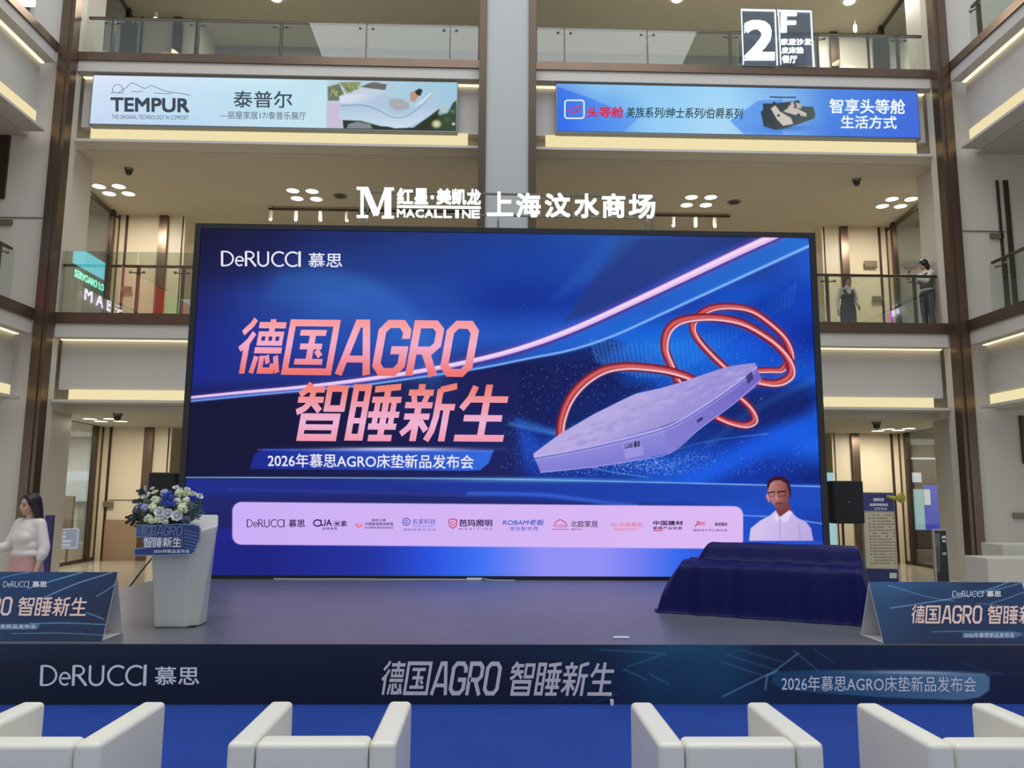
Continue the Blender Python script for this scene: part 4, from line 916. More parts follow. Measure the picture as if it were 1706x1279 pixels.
V, Fc = stroke_poly([(944,184),(952,182),(958,178),(966,177),(966,182),(958,186),(952,189)], 2); flat(FB, V, Fc, 0.008, mb=m); V, Fc = stroke_poly([(947,190),(962,186)], 1.5); flat(FB, V, Fc, 0.008, mb=m); m.build('red_lettering', emi('banner_red', (206, 52, 84), 1), B)
m = MB(); V, Fc = stroke_poly([(944,167),(970,167),(973,170),(973,194),(970,197),(944,197),(941,194),(941,170)], 2.2, True); flat(FB, V, Fc, 0.008, mb=m); m.build('emblem_frame', MATS['banner_white'], B)

# ---- hanging floor number panels
F2 = FY(14.9); GP = glass('sign_glass', (196, 210, 232), 0.10)
for i, (x0, x1, lab) in enumerate(((1236, 1294, 'glass floor sign panel with big lit number 2'), (1298, 1354, 'glass floor sign panel with lit letter F and small text'))):
    N_ = empty('floor_sign', (atY((x0+x1)/2, 107, 14.9)[0], 14.9, 10.22), lab, 'sign')
    MB().pbox(x0, 15, x1, 107, 14.9, 0.02).build('glass', GP, N_)
    m = MB(); xa = atY(x0, 60, 14.9)[0]; xb = atY(x1, 60, 14.9)[0]; zt = atY(x0, 15+i*1.5, 14.9)[2]; zb = atY(x0, 107, 14.9)[2]
    m.box(xa, xa+.02, 14.89, 14.92, zb, zt).box(xb-.025, xb, 14.89, 14.92, zb, zt).box(xa, xb, 14.89, 14.92, zt-.035, zt); m.build('lit_edge', emi('lit_edge', (226, 240, 255), 1.3), N_)
    L_ = emi('lit_number', (250, 255, 252), 1.8)
    if i == 0:
        write(F2, '2', (1239, 33, 1291, 100), 0.012, 0.05, thick=0.02).build('numeral', L_, N_)
    else:
        m = MB(); flat(F2, [(1301,53.5),(1311,53.5),(1311,20),(1301,20)], [(0,1,2,3)], .012, .02, m); flat(F2, [(1311,26),(1327.5,26),(1327.5,20),(1311,20)], [(0,1,2,3)], .012, .02, m); flat(F2, [(1311,40.5),(1326.5,40.5),(1326.5,34),(1311,34)], [(0,1,2,3)], .012, .02, m)
        write(F2, '家居沙发', (1301, 64, 1352, 75), 0.012, 0.04, mb=m); write(F2, '皮床垫', (1302, 78, 1339, 89), 0.012, 0.04, mb=m); write(F2, '餐厅', (1303, 92, 1328, 105), 0.012, 0.04, mb=m)
        m.build('lettering', L_, N_)

# ================================================================== FURNITURE ON AND BEFORE THE STAGE
LEATH = pbr('cream_leather', (236, 232, 216), 0.38, bump=0.12, scale=160, vary=0.015)
def armchair():
    w, d, hh, a = 0.65, 0.63, 0.65, 0.105
    R = empty('armchair', (0, 0, 0), 'x', 'armchair', 'white armchairs facing the stage')
    MB().box(-w/2, -w/2+a, 0, d, 0.05, hh).build('armrest', LEATH, R, bevel=0.022, seg=3, local=True)
    MB().box(w/2-a, w/2, 0, d, 0.05, hh).build('armrest', LEATH, R, bevel=0.022, seg=3, local=True)
    MB().box(-w/2+a+.003, w/2-a-.003, 0.004, 0.12, 0.05, hh-0.004).build('backrest', LEATH, R, bevel=0.022, seg=3, local=True)
    MB().box(-w/2+a+.003, w/2-a-.003, 0.12, d-.01, 0.05, 0.27).build('seat_base', LEATH, R, bevel=0.012, local=True)
    MB().box(-w/2+a+.004, w/2-a-.004, 0.122, d+.005, 0.272, 0.40).build('seat_cushion', LEATH, R, bevel=0.03, seg=3, local=True)
    for x in (-1, 1):
        for y in (0.06, d-0.06):
            MB().tube([(x*(w/2-0.06), y, 0.012), (x*(w/2-0.06), y, 0.06)], [0.018, 0.022], 8).build('leg', STEEL, R, local=True)
    return R
def reloc(o, x, y, rz=0): o.location = (x, y, 0.0); o.rotation_euler = (0, 0, rz)
A0 = armchair()
CH = [(-1.80, 3.23, 0.0, 'white leather armchair at the left edge of the row, cut by the frame'), (-0.675, 3.235, 0.0, 'white leather armchair below the pale stage headline, second from left'),
      (0.99, 3.215, 0.0, 'white leather armchair right of the wide gap, third from left'), (2.045, 3.20, 0.0, 'white leather armchair nearest the right frame edge')]
for i, (x, y, rz, lab) in enumerate(CH):
    o = A0 if i == 0 else copy_tree(A0)
    reloc(o, x, y, rz); o['label'] = lab

def tent(side):
    if side == 'L': f = [(-3.001-1.25, 6.472), (-3.001, 6.472)]; bk = 6.83; zr = None; px = (200, 953)
    else: f = [(3.131, 6.405), (3.131+1.28, 6.405)]; bk = 6.80; px = (1469, 969)
    x0, x1 = f[0][0], f[1][0]; y0 = f[0][1]; ym = (y0+bk)/2; zt = atY(px[0], px[1], ym)[2]; z0 = DZ+0.002; th = 0.012
    R = empty('tent_sign', ((x0+x1)/2, ym, z0), 'blue folded tent sign on the stage\'s %s front corner' % ('left' if side == 'L' else 'right'), 'sign')
    CARD = pbr('white_card', (214, 212, 210), 0.6)
    m = MB()
    P = [(y0, z0), (y0+th, z0), (ym, zt-th*2.4), (bk-th, z0), (bk, z0), (ym, zt)]
    V = [(x0, y, z) for y, z in P]+[(x1, y, z) for y, z in P]
    m.add(V, [(0,1,2,5), (5,2,3,4), (6,11,8,7), (11,10,9,8), (0,5,11,6), (5,4,10,11), (1,7,8,2), (2,8,9,3), (0,6,7,1), (3,9,10,4)]).build('card', CARD, R)
    MB().box(x0+.004, x1-.004, y0+th, bk-th, z0, z0+0.006).build('base_card', CARD, R)
    n = np.array([0, -(zt-z0), (ym-y0)]); fr = Frame((x0, y0, z0), n); n = fr.n
    q = [np.array(v)+n*0.002 for v in ((x0, y0, z0), (x1, y0, z0), (x1, ym, zt), (x0, ym, zt))]
    p = Pic(None, q, 300, 120)
    if side == 'L':
        p.grid([-80, 60, 200], [950, 1010, 1072], [[(24,60,100),(22,66,112),(14,40,80)], [(24,72,118),(16,50,92),(12,34,70)], [(30,84,124),(16,44,80),(16,44,76)]])
        U2 = lambda L: [(x/2.993, 940+y/2.993) for x, y in L]
        for L, w in (([(140,120),(300,70),(410,40)],2.2),([(190,180),(370,100),(560,40)],2.2),([(0,70),(80,50),(150,40)],1.4),([(430,240),(480,258),(520,275)],1.8),([(150,295),(330,292),(525,300)],1.8),([(60,345),(300,342),(510,352)],1.2),([(480,160),(560,110),(590,70)],1.6)):
            p.line(U2(L), w*0.9, (150,200,222), .75, 1.6)
        p.poly([(0,1039),(68,1038),(62,1048),(0,1049)], (120,160,184), .6, 2)
    else:
        p.grid([1468, 1560, 1640, 1770], [966, 1020, 1082], [[(40,92,134),(26,72,114),(16,50,90),(20,56,98)], [(24,66,106),(14,44,84),(14,46,88),(20,60,100)], [(18,52,92),(14,38,74),(14,42,80),(18,52,92)]])
        U3 = lambda L: [(1060+x/2.641, 880+y/2.641) for x, y in L]
        for L, w in (([(1120,350),(1350,315),(1500,285),(1650,232)],2.2),([(1500,290),(1620,260),(1706,236)],1.8),([(1110,250),(1280,300),(1400,320)],1.2),([(1300,455),(1500,452),(1700,462)],1.4),([(1500,330),(1706,350)],1.2),([(1560,330),(1640,305),(1706,280)],1.6)):
            p.line(U3(L), w*0.9, (150,196,224), .7, 1.6)
        p.poly([(1603,1053),(1690,1051),(1706,1058),(1690,1063),(1603,1062)], (110,150,184), .6, 2)
    p.build('printed_face', PRINT, R)
    GOLD = pbr('gold_foil_lettering', (246, 212, 198), 0.3, 0.0)
    if side == 'L':
        lettering(fr, '德国AGRO 智睡新生', (-113, 993, 150, 1024), 0.005, 0.18, slope=0.008).build('lettering', GOLD, R)
        m = lettering(fr, DER, (5, 968, 50, 978), 0.005, 0.1); write(fr, '慕思', (54, 968, 78, 978), 0.005, .02, mb=m); write(fr, '2026年慕思新品发布会', (-40, 1040, 60, 1047), 0.005, 0, mb=m); m.build('lettering', SILV, R)
    else:
        lettering(fr, '德国AGRO 智睡新生', (1518, 1008, 1752, 1038), 0.005, 0.06, slope=0.004).build('lettering', GOLD, R)
        m = lettering(fr, DER, (1586, 984, 1640, 994), 0.005, 0.1); write(fr, '慕思', (1644, 984, 1668, 994), 0.005, .02, mb=m); write(fr, '2026年慕思新品发布会', (1606, 1054, 1690, 1062), 0.005, 0, mb=m); m.build('lettering', SILV, R)
tent('L'); tent('R')

# ---- cloth-covered exhibit
def cover():
    P0 = np.array((1.70, 8.08)); P1 = np.array((3.44, 7.22)); ux = P1-P0; w = np.linalg.norm(ux); ux /= w; uy = np.array((-ux[1], ux[0])); d = 1.02
    H1, H2 = 0.43, 0.655
    nx, ny = 230, 150; S_ = np.linspace(-0.10, w+0.10, nx); T = np.linspace(-0.10, d+0.12, ny)
    s, t = np.meshgrid(S_, T)
    def sm(a, lo, hi): q = np.clip((a-lo)/(hi-lo), 0, 1); return q*q*(3-2*q)
    # outline of the foot of the cloth, with soft folds
    fold = 0.018*np.sin(t*19+1)+0.012*np.sin(t*33+s*4)
    foldf = 0.012*np.sin(s*15+2*np.sin(s*3))+0.008*np.sin(s*31+1)
    ls = 0.20+0.02*np.sin(t*12); e0 = 0.004
    dl = (s - (0.0+fold-0.02)); dr = (w - s + fold*0.6); df = (t + foldf); db = d - t
    rise = lambda x, wd: np.clip(x/wd, 0, 1)**0.62
    side = np.minimum(np.minimum(rise(dl, ls), rise(dr, 0.085)), np.minimum(rise(df, 0.07), rise(db, 0.10)))
    low = H1 + 0.03*(1-s/w)*0 + 0.015*np.sin(s*2.2+.6)+0.05*(s/w) + .035*sm(t, 0, .4)
    up = sm(s-(0.26+0.10*(0.5-t)), 0, 0.16)*sm(w-0.02-s, 0, 0.10)*sm(t-0.40-.05*np.sin(s*2), 0, 0.10)
    h = low + (H2-low)*up
    h = h*side
    h += 0.006*np.sin(s*26+t*7)*side*(1-up)*sm(t, 0.05, .3) + 0.004*np.sin(s*9-t*21)*side
    h = np.where((dl <= 0) | (dr <= 0) | (df <= 0) | (db <= 0), 0.004+0.0*h, h)
    h = np.maximum(h, 0.003)
    V = [(P0[0]+ux[0]*a+uy[0]*b, P0[1]+ux[1]*a+uy[1]*b, DZ+c) for a, b, c in zip(s.ravel(), t.ravel(), h.ravel())]
    keep = ((dl > -0.05) & (dr > -0.02) & (df > -0.03) & (db > -0.05))
    Fc = []
    for j in range(ny-1):
        for i in range(nx-1):
            if keep[j, i] and keep[j, i+1] and keep[j+1, i] and keep[j+1, i+1]: Fc.append((j*nx+i, j*nx+i+1, (j+1)*nx+i+1, (j+1)*nx+i))
    used = sorted({i for f in Fc for i in f}); mp = {v: k for k, v in enumerate(used)}
    m = MB(); m.add([V[i] for i in used], [tuple(mp[i] for i in f) for f in Fc])
    o = m.build('draped_cloth', pbr('navy_velvet', (8, 10, 78), 0.5, bump=0.06, scale=60, spec=0.18), None, smooth=True)
    b = o.modifiers.new('soften', 'SMOOTH'); b.iterations = 6; b.factor = 0.5
    so = o.modifiers.new('cloth', 'SOLIDIFY'); so.thickness = 0.004; so.offset = 1
    tag(o, 'navy velvet cloth draped over a two-tier exhibit on the stage', 'covered exhibit')
cover()

# ---- lectern
def lectern():
    X0, Y0 = -2.70, 7.22
    R = empty('lectern', (X0, Y0+0.1, DZ), 'white flaring lectern on the left of the stage', 'lectern')
    N = 14; rings = []
    plan0 = [(-0.17,-0.12),(0.10,-0.12),(0.19,-0.02),(0.19,0.16),(-0.17,0.16)]
    plan1 = [(-0.24,-0.16),(0.11,-0.16),(0.285,0.03),(0.20,0.28),(-0.24,0.28)]
    m = MB(); n = 5
    for k in range(N+1):
        t_ = k/N; e_ = t_**1.25
        for (a, b), (c_, d_) in zip(plan0, plan1):
            x = X0+a+(c_-a)*e_; y = Y0+b+(d_-b)*e_; zz_ = DZ + t_*(0.80 + 0.155*((y-(Y0-0.16))/0.44))
            m.v.append((x, y, zz_))
    for k in range(N):
        for i in range(n): m.f.append((k*n+i, k*n+(i+1) % n, (k+1)*n+(i+1) % n, (k+1)*n+i))
    m.f.append(tuple(range(n))[::-1]); m.f.append(tuple(N*n+i for i in range(n)))
    m.build('body', pbr('lectern_white', (196, 196, 192), 0.35), R, bevel=0.02, seg=3)
    MB().box(X0-0.15, X0+0.17, Y0-0.10, Y0+0.14, DZ, DZ+0.012).build('plinth', BLACK, R)
    return R
lectern()
# podium sign board
YP = 6.98; FP = FY(YP)
R = empty('lectern_sign', (atY(278, 925, YP)[0], YP, atY(278, 925, YP)[2]), 'blue cut-out sign board fixed on the lectern below the flowers', 'sign')
q = lambda L: [(200+x/4.57, 780+y/4.57) for x, y in L]
out = q([(108,614),(250,600),(250,522),(120,520),(132,432),(250,436),(420,424),(560,428),(600,440),(610,470),(604,540),(560,640),(540,654),(300,662),(112,662)])
flat(FP, out, [tuple(range(len(out)))[::-1]], 0.0, 0.02).build('board', pbr('board_navy', (38, 62, 122), 0.4), R)
m = MB(); e2 = [(x, y) for x, y in out]; V, Fc = stroke_poly(e2, 1.3, True); flat(FP, V, Fc, 0.004, mb=m)
for k in range(6):
    V, Fc = stroke_poly(q([(490, 470+k*26), (545, 482+k*26), (600-k*4, 494+k*26)]), 0.7); flat(FP, V, Fc, 0.004, mb=m)
m.build('edge_line', pbr('pale_blue_line', (130, 160, 200), 0.4), R)
lettering(FP, '德国AGRO', (228, 876, 306, 892), 0.006, 0.18).build('lettering', pbr('slate_letter', (112, 132, 176), 0.4), R)
out = q([(170,524),(250,520),(480,518),(480,598),(180,606)])
flat(FP, out, [tuple(range(len(out)))[::-1]], 0.0035).build('panel', pbr('board_steel', (74, 92, 126), 0.4), R)
m = lettering(FP, '智睡新生', (238, 895, 304, 911), 0.008, 0.1); write(FP, '2026年新品发布会', (256, 915, 316, 921), 0.006, 0.01, mb=m); m.build('lettering', SILV, R)

# ---- flowers
def flowers():
    c = atY(278, 850, 7.15); R = empty('flower_arrangement', (c[0], 7.2, 1.24), 'white, cream and blue flower arrangement on top of the lectern', 'flowers')
    WH = pbr('white_petals', (226, 226, 226), 0.6); CRM = pbr('cream_petals', (220, 222, 182), 0.6); BLU = pbr('blue_petals', (58, 78, 168), 0.6); LIL = pbr('lilac_petals', (176, 178, 212), 0.6)
    GRN = pbr('green_leaves', (66, 88, 72), 0.6); GRY = pbr('blue_grey_leaves', (96, 122, 128), 0.6); DRK = pbr('dark_leaves', (46, 34, 40), 0.6)
    def petal(m, c, dr, L, wd, up, curl=0.3):
        d = Vector(dr).normalized(); s_ = d.cross(Vector(up)).normalized(); n = s_.cross(d).normalized(); pts = []
        for k, (a, b, z) in enumerate(((0, .15, 0), (.35, .9, .10), (.7, 1, .22), (1, .35, curl))):
            for s2 in (-1, 0, 1): pts.append(Vector(c)+d*L*a+s_*wd*b*s2+n*L*(z-(0.12 if s2 == 0 else 0)))
        f = []
        for k in range(3):
            for j in range(2): a = k*3+j; f.append((a, a+1, a+4, a+3))
        m.add(pts, f)
    def rose(p, r, mat, nm='rose'):
        m = MB(); ax = (Vector(p)-Vector((c[0], 7.35, 1.25))).normalized(); u = ax.orthogonal().normalized(); v = ax.cross(u)
        for lay, (n, tilt, L) in enumerate(((4, .9, .7), (6, .55, .95), (8, .15, 1.1))):
            for k in range(n):
                a = 2*math.pi*k/n+lay*.5; d = (u*math.cos(a)+v*math.sin(a))*(1-tilt)+ax*tilt; petal(m, p, d, r*L, r*.45, ax, .35)
        m.ball(Vector(p)+ax*r*.25, r*.42, 8, 6); m.build(nm, mat, R, smooth=True)
    def cluster(p, r, mat, n=26, br=.28, nm='hydrangea'):
        m = MB()
        for k in range(n):
            a = RNG.normal(size=3); a /= np.linalg.norm(a); a[1] = -abs(a[1])*1; m.ball(Vector(p)+Vector(a)*r*.75, r*br*RNG.uniform(.7, 1.1), 6, 4)
        m.ball(p, r*.7, 8, 6); m.build(nm, mat, R, smooth=True)
    at_ = lambda x, y, Y: tuple(atY(200+x/4.57, 780+y/4.57, Y))
    for x, y, r, mt, Y in ((205,220,34,WH,7.10),(180,170,20,CRM,7.15),(270,190,24,CRM,7.15),(490,200,30,CRM,7.10),(540,200,24,CRM,7.12),(425,155,22,WH,7.15),(600,220,24,WH,7.14),(430,365,36,WH,6.98),(305,335,34,WH,7.0),(365,350,34,WH,7.0),(330,385,30,WH,6.98),(510,165,20,WH,7.16),(500,395,26,LIL,7.05),(560,195,16,WH,7.14),(155,290,26,LIL,7.12),(250,160,18,WH,7.2)):
        rose(at_(x, y, Y), r/4.57/184*1.15, mt)
    for x, y, r, mt, Y in ((272,240,36,CRM,7.06),(250,296,34,CRM,7.02),(450,190,34,CRM,7.08),(505,245,32,CRM,7.06),(480,305,44,CRM,7.0),(215,380,36,CRM,7.0),(285,392,32,CRM,6.98),(350,405,26,CRM,6.98),(440,250,30,WH,7.06),(340,190,34,LIL,7.08),(190,300,34,LIL,7.08),(245,400,26,CRM,6.99)):
        cluster(at_(x, y, Y), r/4.57/184, mt)
    for x, y, r in ((350,215,34),(390,225,32),(370,265,36),(330,260,24),(400,270,26),(380,190,26)):
        cluster(at_(x, y, 7.0), r/4.57/184, BLU, 30, .2, 'delphinium')
    def sprig(x0, y0, x1, y1, Y, mat, n=9, L=.05):
        m = MB(); a = Vector(at_(x0, y0, Y)); b = Vector(at_(x1, y1, Y-.03)); m.tube([a, (a+b)/2+Vector((0, 0, .01)), b], .0025, 5)
        for k in range(n):
            q_ = a.lerp(b, .15+.85*k/n); dd = (b-a).normalized()*.6+Vector((RNG.uniform(-1, 1), RNG.uniform(-.6, .3), RNG.uniform(-1, 1)))*.7
            petal(m, q_, dd, L, L*.25, (0, -1, .2), .1)
        m.build('leaf_sprig', mat, R)
    for a in ((520,330,620,320),(530,310,625,345),(520,350,600,370),(500,340,580,290),(540,340,600,300),(470,390,520,420)): sprig(*a, 7.05, GRY, 16, .035)
    for a in ((150,340,65,405),(140,330,70,390),(150,350,100,410)): sprig(*a, 7.1, DRK, 6, .05)
    for a in ((200,400,150,440),(300,420,250,450),(420,410,470,440),(180,260,130,250),(300,330,200,360),(440,330,480,350),(560,260,600,270),(210,200,160,180),(380,400,400,440),(400,330,380,300),(150,400,120,380)): sprig(*a, 7.08, GRN, 10, .05)
    for a in ((440,170,430,140),(200,190,185,145),(580,225,620,200),(520,190,510,150),(470,180,455,150)): sprig(*a, 7.12, WH, 6, .03)
    m = MB()
    m.ball(at_(350, 330, 7.2), (.30, .12, .13), 16, 10); m.build('foliage_base', GRN, R, smooth=True)
flowers()

# ---- speakers
def speaker(px0, py0, px1, py1, Y, d, rz, label, pole, foot=None):
    a = atY(px0, py1, Y); b = atY(px1, py0, Y); x = (a[0]+b[0])/2; w = abs(b[0]-a[0]); zb, zt = a[2], b[2]
    R = empty('loudspeaker', (x, Y, 0), label, 'loudspeaker')
    MB().box(x-w/2, x+w/2, Y, Y+d, zb, zt).build('cabinet', BLACK, R, bevel=0.02)
    m = MB(); m.box(x-w/2+.02, x+w/2-.02, Y-0.012, Y+.002, zb+.02, zt-.02); m.build('grille', pbr('black_grille', (12, 16, 24), 0.6, bump=.3, scale=300), R, bevel=.005)
    MB().box(x-.012, x+.012, Y-.018, Y-.011, (zb+zt)/2-.01, (zb+zt)/2+.012).build('badge', STEEL, R)
    yc = Y+d/2; MB().tube([(x+pole, yc, 0.30), (x+pole, yc, zb)], .018, 10).build('pole', BLACK, R)
    for k in range(3):
        an = math.radians(210+120*k) if foot is None else math.radians(foot+120*k)
        MB().tube([(x+pole, yc, 0.75), (x+pole+.26*math.cos(an), yc+.26*math.sin(an), .38), (x+pole+.5*math.cos(an), yc+.5*math.sin(an), 0.012)], .012, 8).build('leg', BLACK, R)
speaker(1389, 801, 1438, 872, 12.2, 0.35, 0, 'black loudspeaker on a pole right of the screen', -.03)
speaker(243, 787, 295, 850, 12.2, 0.35, 0, 'black loudspeaker on a tripod behind the flowers', -.05, 190)

# ---- small things on the stage
pz = lambda x, y: atZ(x, y, DZ)
p = pz(1035, 1063); c = MB().box(p[0]-.065, p[0]+.065, p[1]-.02, p[1]+.02, DZ+.001, DZ+.014).build('remote_control', pbr('white_plastic', (226, 226, 236), .4), None, bevel=.004); tag(c, 'small white clicker lying at the stage front edge', 'remote')
p = pz(790, 966); R = empty('power_strip', (p[0], p[1], DZ), 'white power strip with a cable at the foot of the screen', 'power strip')
MB().box(p[0]-.10, p[0]+.10, YD-.10, YD-.045, DZ+.001, DZ+.03).build('socket_block', MATS['white_plastic'], R, bevel=.005)
pts = [(p[0]-.1, YD-.06, DZ+.008)]+[(p[0]-.2-k*.25, YD-.065+.015*math.sin(k*1.3), DZ+.008) for k in range(11)]
MB().tube(pts, .006, 6).build('cable', MATS['white_plastic'], R)
pts = [(p[0]+.1, YD-.06, DZ+.02), (p[0]+.2, YD-.09, DZ+.009), (p[0]+.35, YD-.12, DZ+.007), (p[0]+.55, YD-.13, DZ+.007)]
MB().tube(catmull(pts, 5), .005, 6).build('cable', MATS['white_plastic'], R)
p = atY(1020, 1171, 6.30); c = MB().box(p[0]-.012, p[0]+.012, 6.30, 6.34, 0.013, 0.05).build('paper_scrap', MATS['white_plastic']); tag(c, 'tiny white paper scrap at the foot of the stage front', 'paper')

# ================================================================== PEOPLE
SKIN = pbr('skin', (178, 136, 112), 0.55); SKIN2 = pbr('skin_light', (196, 158, 136), 0.55); HAIR = pbr('black_hair', (22, 18, 18), 0.45, bump=.3, scale=80)
REDHAIR = pbr('auburn_hair', (74, 34, 34), 0.45, bump=.3, scale=80)
def person(name, label, loc, rz, H, arms, clothes, hair, skin, lean=(0, 0), head_turn=0.0, head_tilt=0.0, headpos=None, voxel=0.007, female=True):
    """local axes: x = the person's left, -y = the way the person faces, z = up. arms: {side: (elbow, wrist, hand_dir, palm_normal, curl)}"""
    R = empty(name, (loc[0], loc[1], loc[2]), label, 'person', rz=rz); k = H/1.62
    V3 = lambda x, y, z: Vector((x*k+lean[0]*z/1.3*k, y*k+lean[1]*z/1.3*k, z*k))
    b = MB(); J = {}
    for s in (-1, 1):
        J['hip', s] = V3(.085*s, .0, .86); J['knee', s] = V3(.095*s, -.01, .47); J['ank', s] = V3(.10*s, .03, .08); J['sh', s] = V3(.155*s, .01, 1.315)
    b.ball(V3(0, .01, .90), (.155*k, .105*k, .12*k), 16, 10); b.ball(V3(0, 0, 1.05), (.125*k, .09*k, .14*k), 16, 10)
    b.ball(V3(0, 0, 1.20), (.15*k, .10*k, .15*k), 16, 10); b.cap(V3(-.12, .01, 1.31), .052*k, V3(.12, .01, 1.31), .052*k)
    if female:
        for s in (-1, 1): b.ball(V3(.06*s, -.05, 1.17), .058*k, 10, 8)
    hp = V3(*(headpos or (0, -.02, 1.505)))
    b.cap(V3(0, .01, 1.33), .05*k, hp+Vector((0, .015*k, -.06*k)), .045*k)
    Rh = Matrix.Rotation(head_turn, 4, 'Z') @ Matrix.Rotation(head_tilt, 4, 'X'); Rh3 = Rh.to_3x3()
    hd = lambda x, y, z: hp + Rh3 @ Vector((x*k, y*k, z*k))
    b.ball(hd(0, .012, .03), (.072*k, .088*k, .085*k), 18, 12, Rh3); b.ball(hd(0, -.022, -.03), (.055*k, .062*k, .072*k), 16, 10, Rh3)
    b.ball(hd(0, -.045, -.078), (.026*k, .026*k, .022*k), 10, 8, Rh3)
    b.cap(hd(0, -.083, .018), .008*k, hd(0, -.094, -.020), .012*k); b.ball(hd(0, -.086, -.050), (.024*k, .010*k, .010*k), 10, 6, Rh3)
    for s in (-1, 1): b.ball(hd(.072*s, .008, -.005), (.010*k, .020*k, .030*k), 8, 6, Rh3); b.ball(hd(.036*s, -.058, -.025), (.022*k, .018*k, .022*k), 8, 6, Rh3)
    for s in (-1, 1):
        b.cap(J['hip', s], .088*k, J['knee', s], .055*k); b.cap(J['knee', s], .052*k, J['ank', s], .034*k); b.cap(V3(.10*s, .03, .045), .032*k, V3(.105*s, -.13, .03), .026*k)
        el, wr, hdir, pn, curl = arms[s]; el = V3(*el); wr = V3(*wr); J['el', s] = el; J['wr', s] = wr
        b.cap(J['sh', s], .045*k, el, .036*k); b.cap(el, .035*k, wr, .023*k)
        hdir = Vector(hdir).normalized(); pn = Vector(pn).normalized(); lat = hdir.cross(pn).normalized()
        palm = wr + hdir*.075*k; b.cap(wr, .022*k, wr+hdir*.03*k, .026*k)
        for q_ in (-1.5, -.5, .5, 1.5): b.cap(wr+hdir*.02*k+lat*q_*.010*k, .014*k, palm+lat*q_*.018*k, .0115*k, 8)
        for q_, L in ((-1.5, .060), (-.5, .074), (.5, .080), (1.5, .068)):
            p0 = palm+lat*q_*.019*k; d0 = (hdir+pn*curl*.5+lat*q_*.06).normalized(); p1 = p0+d0*L*.45*k; d1 = (hdir*(1-curl)+pn*curl*1.6).normalized(); p2 = p1+d1*L*.32*k; d2 = (d1+pn*curl).normalized(); p3 = p2+d2*L*.25*k
            b.cap(p0, .0088*k, p1, .0082*k, 8); b.cap(p1, .0082*k, p2, .0076*k, 8); b.cap(p2, .0076*k, p3, .0068*k, 8)
        t0 = wr+hdir*.025*k+lat*.026*k; t1 = t0+(hdir*.6+lat*.9+pn*.3).normalized()*.036*k; t2 = t1+(hdir*.9+lat*.3+pn*(.3+curl)).normalized()*.03*k
        b.cap(t0, .013*k, t1, .0105*k, 8); b.cap(t1, .0105*k, t2, .0085*k, 8)
        J['palm', s] = palm
    organic('body', b, skin, R, voxel*.8, 3)
    # face
    EY = pbr('eye_dark', (26, 20, 18), .3); LIP = pbr('lips', (150, 72, 72), .5)
    for s in (-1, 1):
        MB().ball(hd(.029*s, -.073, .006), (.013*k, .008*k, .006*k), 10, 6, Rh3).build('eye', EY, R, smooth=True, local=True)
        MB().tube([hd(.014*s, -.084, .024), hd(.030*s, -.082, .028), hd(.046*s, -.070, .024)], .0028*k, 6).build('eyebrow', HAIR, R, local=True)
    MB().ball(hd(0, -.092, -.050), (.021*k, .006*k, .006*k), 10, 6, Rh3).build('mouth', LIP, R, smooth=True, local=True)
    clothes(R, J, V3, k, hd)
    hair(R, J, V3, k, hd, Rh3)
    return R
def shell_torso(m, V3, k, g, z0, z1, full=True):
    m.ball(V3(0, 0, 1.20), ((.15+g)*k, (.10+g)*k, (.15+g)*k), 18, 12); m.ball(V3(0, 0, 1.05), ((.13+g)*k, (.095+g)*k, .15*k), 18, 12)
    m.cap(V3(-.12, .01, 1.305), (.052+g*.7)*k, V3(.12, .01, 1.305), (.052+g*.7)*k)
    for s in (-1, 1): m.ball(V3(.060*s, -.062, 1.165), (.07+g*.6)*k, 10, 8)
def lathe_ring(m, rings, seg=28, wave=0.0, caps=False):     # rings: (center, rx, ry)
    n0 = len(m.v)
    for (c, rx, ry, wv) in rings:
        for j in range(seg):
            a = 2*math.pi*j/seg; q_ = 1+wv*math.sin(a*7+c[2]*9); m.v.append((c[0]+rx*q_*math.cos(a), c[1]+ry*q_*math.sin(a), c[2]))
    for i in range(len(rings)-1):
        for j in range(seg): a = n0+i*seg+j; b_ = n0+i*seg+(j+1) % seg; m.f.append((a, b_, b_+seg, a+seg))
    return m
# woman in the white blouse, walking left of the stage
def blouse(R, J, V3, k, hd):
    m = MB(); shell_torso(m, V3, k, .022, 0, 0)
    m.ball(V3(0, -.055, 1.16), (.135*k, .088*k, .12*k), 18, 12)
    m.ball(V3(0, 0, 1.0), (.19*k, .135*k, .07*k), 18, 10); m.ball(V3(0, 0, 1.08), (.175*k, .125*k, .10*k), 18, 10)
    for s in (-1, 1):
        m.cap(J['sh', s], .058*k, J['el', s].lerp(J['wr', s], .0), .056*k); m.cap(J['el', s], .056*k, J['el', s].lerp(J['wr', s], .30), .058*k); m.cap(J['el', s].lerp(J['wr', s], .30), .05*k, J['el', s].lerp(J['wr', s], .48), .044*k)
    organic('blouse', m, pbr('white_satin', (222, 214, 208), .45, bump=.15, scale=25), R, .009, 14)
    m = MB(); lathe_ring(m, [(V3(0, 0, 1.03), .142*k, .11*k, 0), (V3(0, 0, .97), .158*k, .125*k, .0), (V3(0, .005, .85), .182*k, .15*k, .01), (V3(0, .005, .6), .205*k, .17*k, .03), (V3(0, .005, .32), .225*k, .19*k, .05)])
    m.build('skirt', pbr('dusty_pink', (196, 150, 146), .7, vary=.05, scale=14), R, smooth=True, local=True)
    m = MB()
    for s in (-1, 1): m = MB(); m.cap(V3(.10*s, .04, .05), .042*k, V3(.107*s, -.15, .035), .036*k); m.build('shoe', pbr('beige_shoe', (190, 176, 160), .5), R, smooth=True, local=True)
